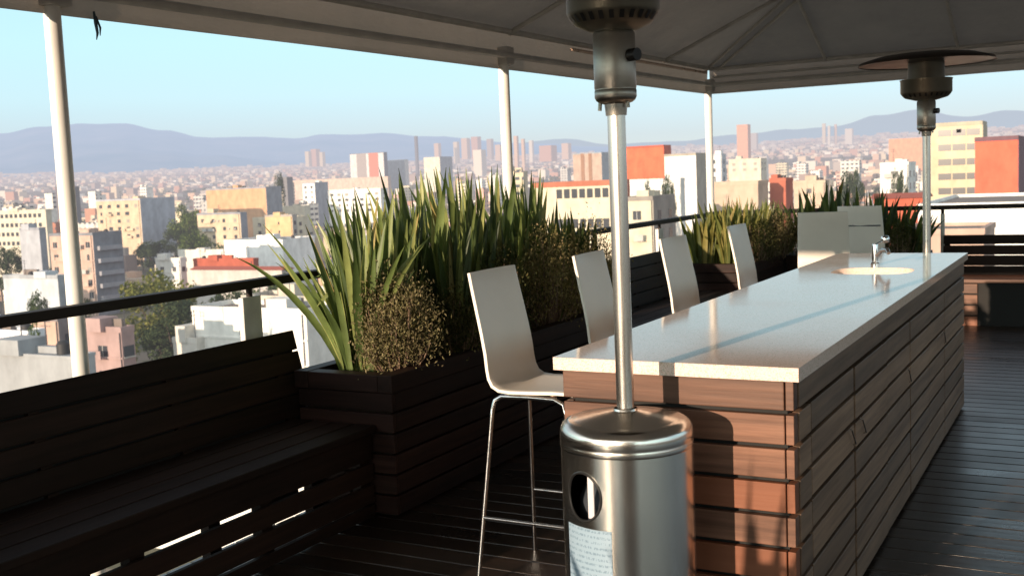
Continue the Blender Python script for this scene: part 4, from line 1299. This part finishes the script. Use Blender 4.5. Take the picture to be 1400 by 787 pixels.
B("warehouse", "long peach wall of a hall behind the corner planter", "building", 968, 1036, 1050, 247, 300, 200, (0.60, 0.42, 0.28), None, hut=False)
B("apartment_block", "row of pale cream blocks right of the corner pole in the haze", "building", 996, 1040, 1048, 216, 232, 640, (0.68, 0.58, 0.42), (1.8, 1.5, 4.6, 60))
B("house", "red brick house behind the dark flax by the end stools", "house", 1052, 1074, 1084, 243, 290, 210, (0.46, 0.14, 0.09), None)
B("apartment_block", "peach block behind the dark flax of the far planter", "building", 1085, 1128, 1134, 246, 275, 330, (0.62, 0.44, 0.29), (1.5, 1.4, 4.2, 40))
B("office_tower", "orange brown tower far off in the haze right of the corner pole", "building", 1007, 1022, 1026, 170, 196, 2600, (0.62, 0.30, 0.18), None, hut=False)
B("apartment_block", "white house block with a few dark windows left of the far heater", "building", 1203, 1242, 1252, 221, 256, 300, (0.76, 0.73, 0.66), (1.5, 1.5, 3.8, 16))
B("shed", "low red sheet roof just above the far handrail left of the far heater", "shed", 1195, 1262, 1270, 270, 290, 150, (0.50, 0.12, 0.07), None, extras=(pitched(M_CRED, .6),), hut=False)
B("house", "low terracotta roofed row in the haze left of the yellow block", "house", 1215, 1262, 1266, 188, 200, 1500, (0.60, 0.30, 0.18), None, roof=M_CRED, hut=False)
B("apartment_block", "tall yellow cream block with dark window bands right of the far heater", "building", 1272, 1343, 1349, 165, 300, 215, (0.70, 0.57, 0.32), None, side=(0.5, 0.42, 0.28), fh=2.6, hut=False,
  extras=(wbands(n=9, fh=2.6, h=1.15, a=.14, c=.97, split=3), lambda t, x0, x1, y0, y1, gz, zt: MB().box(x0 + 4.4, x0 + 5.2, y0 - .05, y0 + .05, zt - 1.9, zt - 1.1).build("window", M_CWIN, t)))
B("warehouse", "big plain red walled building beside the yellow cream block", "building", 1333, 1392, 1402, 185, 300, 190, (0.86, 0.15, 0.085), None, side=(0.20, 0.08, 0.10), hut=False)
B("house", "low bright white building right below the red wall, over the far handrail", "building", 1255, 1420, 1440, 275, 340, 95, (0.80, 0.78, 0.74), None, hut=False, parapet=0.4)
B("house", "peach flat roofed house below the white building behind the far bench", "house", 1225, 1345, 1360, 312, 380, 62, (0.58, 0.36, 0.26), None, hut=False, parapet=0.3)
B("apartment_block", "dark purple grey block at the very edge beyond the red wall", "building", 1396, 1450, 1460, 190, 290, 230, (0.25, 0.16, 0.2), None, hut=False)

# dark vents on the pale workshop
c0 = at(44, 383, 214.7)

# ---- trees in the city
def city_tree(kind, seed, n):
    rnd = random.Random(seed)
    b, tr = MB(), MB()
    H = 1.0
    lob = []
    for i in range(26 if kind != 2 else 16):
        a = rnd.uniform(0, 6.28)
        rr = math.sqrt(rnd.random()) * (0.46 if kind != 2 else 0.2)
        zz = rnd.uniform(0.32, 0.95)
        k = 1 - abs(zz - 0.6) * 1.3
        lob.append((Vector((math.cos(a) * rr * k, math.sin(a) * rr * k, zz)), rnd.uniform(0.08, 0.16)))
    for i in range(n):
        c, r = rnd.choice(lob)
        d = Vector((rnd.gauss(0, 1), rnd.gauss(0, 1), rnd.gauss(0, 1))).normalized()
        p = c + d * r * rnd.uniform(0.6, 1.1)
        u = (d + Vector((rnd.gauss(0, .7), rnd.gauss(0, .7), rnd.gauss(0, .7)))).normalized()
        v = u.orthogonal().normalized()
        w_ = u.cross(v)
        s = rnd.uniform(0.012, 0.026)
        b.add([p - v * s, p + w_ * s * .7, p + v * s, p - w_ * s * .7], [(0, 1, 2, 3)])
    tr.tube([(0, 0, 0), (0.01, 0, 0.25), (0.0, 0.01, 0.5)], [0.03, 0.022, 0.012], 8)
    for c, r in lob[:7]:
        tr.tube([(0.01, 0, 0.25), (c + Vector((0.01, 0, 0.25))) / 2, c], [0.014, 0.009, 0.004], 5)
    return b, tr
M_TREE = leaf_mat("city_leaf", [(0.0, (0.031, 0.054, 0.017)), (0.5, (0.076, 0.116, 0.031)), (1.0, (0.170, 0.204, 0.051))], 0.25, 0.7, True, 0.1)
M_TREED = leaf_mat("dark_city_leaf", [(0.0, (0.019, 0.035, 0.019)), (0.6, (0.048, 0.072, 0.032)), (1.0, (0.088, 0.112, 0.048))], 0.2, 0.7, True, 0.1)
M_TREEY = leaf_mat("olive_city_leaf", [(0.0, (0.051, 0.068, 0.020)), (0.5, (0.145, 0.162, 0.037)), (1.0, (0.289, 0.272, 0.085))], 0.3, 0.7, True, 0.1)
M_TRUNK = hz((0.09, 0.065, 0.05), 0.9, 0, "city_trunk")
protos = {}
def tree_mesh(kind, mat, n):
    k = (kind, mat.name)
    if k not in protos:
        b, tr = city_tree(kind, 100 + len(protos), n)
        c = b.build("crown", mat, None, loc=(0, 0, 0)); t = tr.build("trunk", M_TRUNK, None, loc=(0, 0, 0), smooth=False)
        protos[k] = (c.data, t.data)
        bpy.data.objects.remove(c); bpy.data.objects.remove(t)
    return protos[k]
def place_tree(x, y, h, w_, kind, mat, label, group, n=2600):
    gz = ground_z(x, y)
    t = thing("tree", (x, y, gz - .3), label, "tree", group)
    cd, td = tree_mesh(kind, mat, n)
    for nm, d in (("crown", cd), ("trunk", td)):
        o = bpy.data.objects.new(nm, d)
        COL.objects.link(o)
        o.parent = t
    t.scale = (w_, w_, h)
    t.rotation_euler = (0, 0, rk.uniform(0, 6.28))
    return t
def tree_px(px, ytop, wpx, D, kind, mat, label, group=None):
    p = at(px, ytop, D)
    gz = ground_z(p.x, p.y)
    h = max(4.0, p.z - gz + .3)
    wd = wpx / CF * D
    KEYS.append((px - wpx * .4, px + wpx * .4, ytop + 4, ytop + 25, D))
    return place_tree(p.x, p.y, h, wd * 1.05, kind, mat, label, group, 5200)
tree_px(212, 372, 128, 205, 0, M_TREEY, "big olive green tree below the handrail")
tree_px(232, 412, 96, 188, 1, M_TREED, "dark green tree standing in front of the big olive tree")
tree_px(258, 276, 52, 470, 0, M_TREE, "green tree beside the shaded end wall of the peach tower", "trees among the city blocks")
tree_px(272, 320, 64, 400, 1, M_TREE, "leafy tree below the cream and peach block", "trees among the city blocks")
tree_px(212, 330, 60, 420, 0, M_TREED, "tree at the foot of the peach tower", "trees among the city blocks")
tree_px(310, 386, 70, 215, 0, M_TREE, "green tree under the handrail left of the pale rail post", "trees among the city blocks")
tree_px(372, 383, 80, 225, 1, M_TREE, "green tree under the handrail right of the pale rail post", "trees among the city blocks")
tree_px(52, 452, 34, 118, 1, M_TREE, "small palm like tree beside the orange pink house")
tree_px(48, 408, 40, 180, 1, M_TREED, "dark tree in front of the pale workshop")
tree_px(10, 340, 40, 340, 0, M_TREED, "dark tree at the edge of the view under the cream block", "trees among the city blocks")
tree_px(245, 305, 40, 480, 0, M_TREED, "tree behind the white house roofs", "trees among the city blocks")
tree_px(380, 242, 22, 640, 1, M_TREED, "dark round tree on the skyline over the orange block", "trees among the city blocks")
tree_px(912, 250, 26, 272, 1, M_TREED, "small dark tree in front of the blank white building", "trees among the city blocks")
tree_px(884, 256, 18, 272, 1, M_TREED, "little dark tree before the low white building", "trees among the city blocks")
tree_px(1230, 238, 26, 290, 0, M_TREED, "dark tree before the white house block", "trees among the city blocks")
tree_px(1165, 236, 36, 380, 0, M_TREED, "dark tree behind the far planter", "trees among the city blocks")

# ---- everyday low buildings filling the city, each one a thing
M_FAC = facade_mat()
PAL = [("white", (0.74, 0.71, 0.66)), ("cream", (0.66, 0.58, 0.43)), ("peach", (0.62, 0.42, 0.29)), ("pale grey", (0.48, 0.47, 0.46)), ("beige", (0.54, 0.46, 0.37)), ("pink", (0.60, 0.38, 0.31)), ("brick red", (0.40, 0.17, 0.11)), ("grey brown", (0.30, 0.26, 0.23))]
WT = [34, 14, 10, 12, 12, 8, 5, 5]
placed = []
rf = random.Random(2024)
def ok_spot(x, y, rad, ztop, D):
    for (qx, qy, qr) in placed:
        if abs(x - qx) < rad + qr and abs(y - qy) < rad + qr: return False
    corners = [px_of((x + sx * rad, y + sy * rad, ztop)) for sx in (-1, 1) for sy in (-1, 1)]
    xa, xb = min(c[0] for c in corners), max(c[0] for c in corners)
    yt = min(c[1] for c in corners)
    if xb < -30 or xa > 1430: return False
    for (kl, kr, kt, kb, kd) in KEYS:
        if xb < kl - 1 or xa > kr + 1: continue
        if D < kd and yt < kb - 3: return False
        if abs(D - kd) < rad + 14: return False
    return True
nb = nt = tries = 0
while nb < 275 and tries < 30000:
    tries += 1
    az = R(rf.uniform(2.5, 55.0))
    D = 110 + 1350 * rf.random() ** 1.25
    x, y = -D * math.sin(az), D * math.cos(az)
    wx, wy = rf.uniform(6, 15), rf.uniform(6, 13)
    if rf.random() < 0.22: wx *= 1.9
    gz = ground_z(x, y)
    fl = rf.choice((1, 2, 2, 2, 3, 3, 3, 4, 5))
    if D > 400 and rf.random() < 0.16: fl = rf.choice((6, 7, 8, 10))
    h = fl * 3.1 + 0.8
    if not ok_spot(x, y, max(wx, wy) / 2 + 1.5, gz + h, D): continue
    placed.append((x, y, max(wx, wy) / 2))
    cn, cc = rf.choices(PAL, WT)[0]
    far = D > 700
    sz = "small" if fl <= 3 else "tall"
    lab = "%s %s building %s" % (sz, cn, "in the hazy far part of the city" if far else "among the flat roofs below the terrace")
    b = MB().box(-wx / 2, wx / 2, -wy / 2, wy / 2, -1.0, h)
    e = 0.2
    b.box(-wx / 2 - .05, wx / 2 + .05, -wy / 2 - .05, -wy / 2 + e, h + .003, h + .7).box(-wx / 2 - .05, wx / 2 + .05, wy / 2 - e, wy / 2 + .05, h + .003, h + .7)
    b.box(-wx / 2 - .05, -wx / 2 + e, -wy / 2 + e, wy / 2 - e, h + .003, h + .7).box(wx / 2 - e, wx / 2 + .05, -wy / 2 + e, wy / 2 - e, h + .003, h + .7)
    if rf.random() < 0.7:
        hx, hy = rf.uniform(-.3, .3) * wx, rf.uniform(-.2, .3) * wy
        b.box(hx - 1.4, hx + 1.4, hy - 1.3, hy + 1.3, h + .004, h + rf.uniform(1.2, 2.6))
    if rf.random() < 0.35 and wx > 8:
        k = wx * rf.uniform(.2, .35)
        b.box(-wx / 2 + .4, -wx / 2 + .4 + k, -wy / 2 + .5, wy / 2 - .5, h + .005, h + 3.0)
    o = b.build("house" if fl <= 3 else "apartment_block", M_FAC, None, loc=(0, 0, 0))
    o.location = (x, y, gz)
    o.rotation_euler = (0, 0, R(rf.gauss(0, 7)))
    k = rf.uniform(0.85, 1.1) if cn == 'white' else rf.uniform(0.75, 1.1)
    o.color = (cc[0] * k, cc[1] * k, cc[2] * k, 1)
    tag(o, lab, "building", "%s %s buildings %s" % (sz, cn, "far away in the haze" if far else "below the terrace"))
    nb += 1
tries = 0
while nt < 90 and tries < 20000:
    tries += 1
    az = R(rf.uniform(2.5, 55.0))
    D = 110 + 1000 * rf.random() ** 1.2
    x, y = -D * math.sin(az), D * math.cos(az)
    h, wd = rf.uniform(6, 12), rf.uniform(6, 12)
    if not ok_spot(x, y, 3.0, ground_z(x, y) + h, D): continue
    placed.append((x, y, 2.0))
    place_tree(x, y, h, wd, rf.choice((0, 1)), rf.choice((M_TREE, M_TREED, M_TREED, M_TREEY)), "leafy tree between low city roofs", "trees between the low roofs", 2400)
    nt += 1

# ---- the rest of the city, past what one could count
mass, green = MB(), MB()
for i in range(9000):
    az = R(rf.uniform(-4, 58.0))
    D = 800 + 7800 * rf.random() ** 0.9
    x, y = -D * math.sin(az), D * math.cos(az)
    gz = ground_z(x, y)
    dens = noise.noise(Vector((x / 500, y / 500, 4.0)))
    if dens < -0.22: continue
    s = 0.8 + D / 4200
    wx, wy, h = rf.uniform(6, 15) * s, rf.uniform(6, 14) * s, rf.uniform(3, 10) * (1 if rf.random() < .9 else 2.2)
    mass.obox((x, y, gz + h / 2 - 1), (wx, wy, h + 2), Matrix.Rotation(rf.gauss(0, .15), 3, 'Z'))
n_small = tries = 0
while n_small < 900 and tries < 40000:
    tries += 1
    az = R(rf.uniform(2.5, 55.0))
    D = 330 + 760 * rf.random()
    x, y = -D * math.sin(az), D * math.cos(az)
    gz = ground_z(x, y)
    wx, wy, h = rf.uniform(5, 10), rf.uniform(5, 10), rf.choice((3.2, 3.4, 6.2, 6.4, 6.6, 9.3))
    if not ok_spot(x, y, max(wx, wy) / 2 - .5, gz + h + 1.5, D): continue
    placed.append((x, y, max(wx, wy) / 2 - 1.0))
    mt = Matrix.Rotation(rf.gauss(0, .12), 3, 'Z')
    mass.obox((x, y, gz + h / 2 - 1), (wx, wy, h + 2), mt)
    for q in range(rf.choice((1, 1, 2))):
        mass.obox((x + rf.uniform(-.25, .25) * wx, y + rf.uniform(-.2, .3) * wy, gz + h + 1.0), (rf.uniform(1.2, wx * .5), rf.uniform(1.5, 3), rf.uniform(1.6, 3.6)), mt)
    n_small += 1
for (px, py0, py1, wpx, D) in ((596, 196, 214, 7, 4200), (622, 194, 212, 6, 4300), (634, 189, 206, 9, 4400), (648, 187, 206, 10, 4300), (652, 205, 230, 13, 2600), (668, 190, 206, 7, 4700), (704, 186, 236, 5, 3000), (714, 190, 236, 4, 3000), (725, 192, 210, 5, 4100), (428, 204, 216, 9, 4400), (419, 207, 216, 6, 4400), (438, 208, 216, 6, 4400),
                               (1126, 169, 184, 4, 4600), (1133, 172, 186, 3, 4600), (1142, 170, 186, 3, 4700), (1160, 176, 186, 9, 5000), (1030, 182, 192, 8, 4600), (772, 196, 206, 10, 3900), (745, 199, 209, 18, 3400), (680, 198, 208, 8, 4100)):
    p = at(px, py0, D)
    q = at(px, py1 + 12, D)
    ww = wpx / CF * D
    mass.box(p.x - ww / 2, p.x + ww / 2, p.y, p.y + ww, q.z, p.z)
for i in range(4200):
    az = R(rf.uniform(-2, 57.0))
    D = 500 + 5200 * rf.random() ** 1.2
    x, y = -D * math.sin(az), D * math.cos(az)
    gz = ground_z(x, y)
    dens = noise.noise(Vector((x / 260, y / 260, 9.0)))
    if dens < 0.0: continue
    if D < 900 and not ok_spot(x, y, 3, gz + 7, D): continue
    hh, rr = rf.uniform(5, 10), rf.uniform(4, 9)
    for k in range(22):
        c = Vector((x + rf.gauss(0, rr * .4), y + rf.gauss(0, rr * .4), gz + rf.uniform(1, hh)))
        u = Vector((rf.gauss(0, 1), rf.gauss(0, 1), rf.gauss(0, 1))).normalized()
        v = u.orthogonal().normalized(); ww = u.cross(v)
        s = rf.uniform(1.0, 2.2)
        green.add([c - v * s, c + ww * s * .7, c + v * s, c - ww * s * .7], [(0, 1, 2, 3)])
mm = mass_mat("distant_city_walls", [(0.0, (0.56, 0.49, 0.42)), (0.18, (0.50, 0.40, 0.29)), (0.38, (0.47, 0.31, 0.22)), (0.55, (0.34, 0.29, 0.26)), (0.68, (0.27, 0.20, 0.17)), (0.8, (0.68, 0.64, 0.58)), (0.87, (0.38, 0.20, 0.14))], 3000)
tag(mass.build("distant_city", mm), "pale mass of countless far city buildings fading into haze", "city", kind="stuff")
tag(green.build("distant_foliage", M_TREED), "dark green patches of trees among the far city roofs", "trees", kind="stuff")

# unseen stair house, added to give the steel dark reflections
sh_ = thing("added_stair_house", (2.0, -4.6, 0), "grey brown stair house, added out of view for dark steel reflections", "building")
MB().box(0.5, 3.7, -6.3, -3.4, -0.05, 2.7).build("wall", plain("added_house_plaster", (0.12, 0.10, 0.085), 0.85), sh_)
MB().box(0.4, 3.79, -6.4, -3.3, 2.705, 2.85).build("roof", M_CONC, sh_)
MB().box(1.3, 2.2, -3.397, -3.36, 0.0, 2.05).build("door", M_DARK, sh_)

# the building that carries the terrace
tb = thing("terrace_building", (0, 3, ZG), "building that carries the roof terrace", "building")
MB().box(-3.58, 3.75, -6.4, 12.2, ZG - 1, -0.42).build("wall", wall_mat((0.5, 0.47, 0.42)), tb)
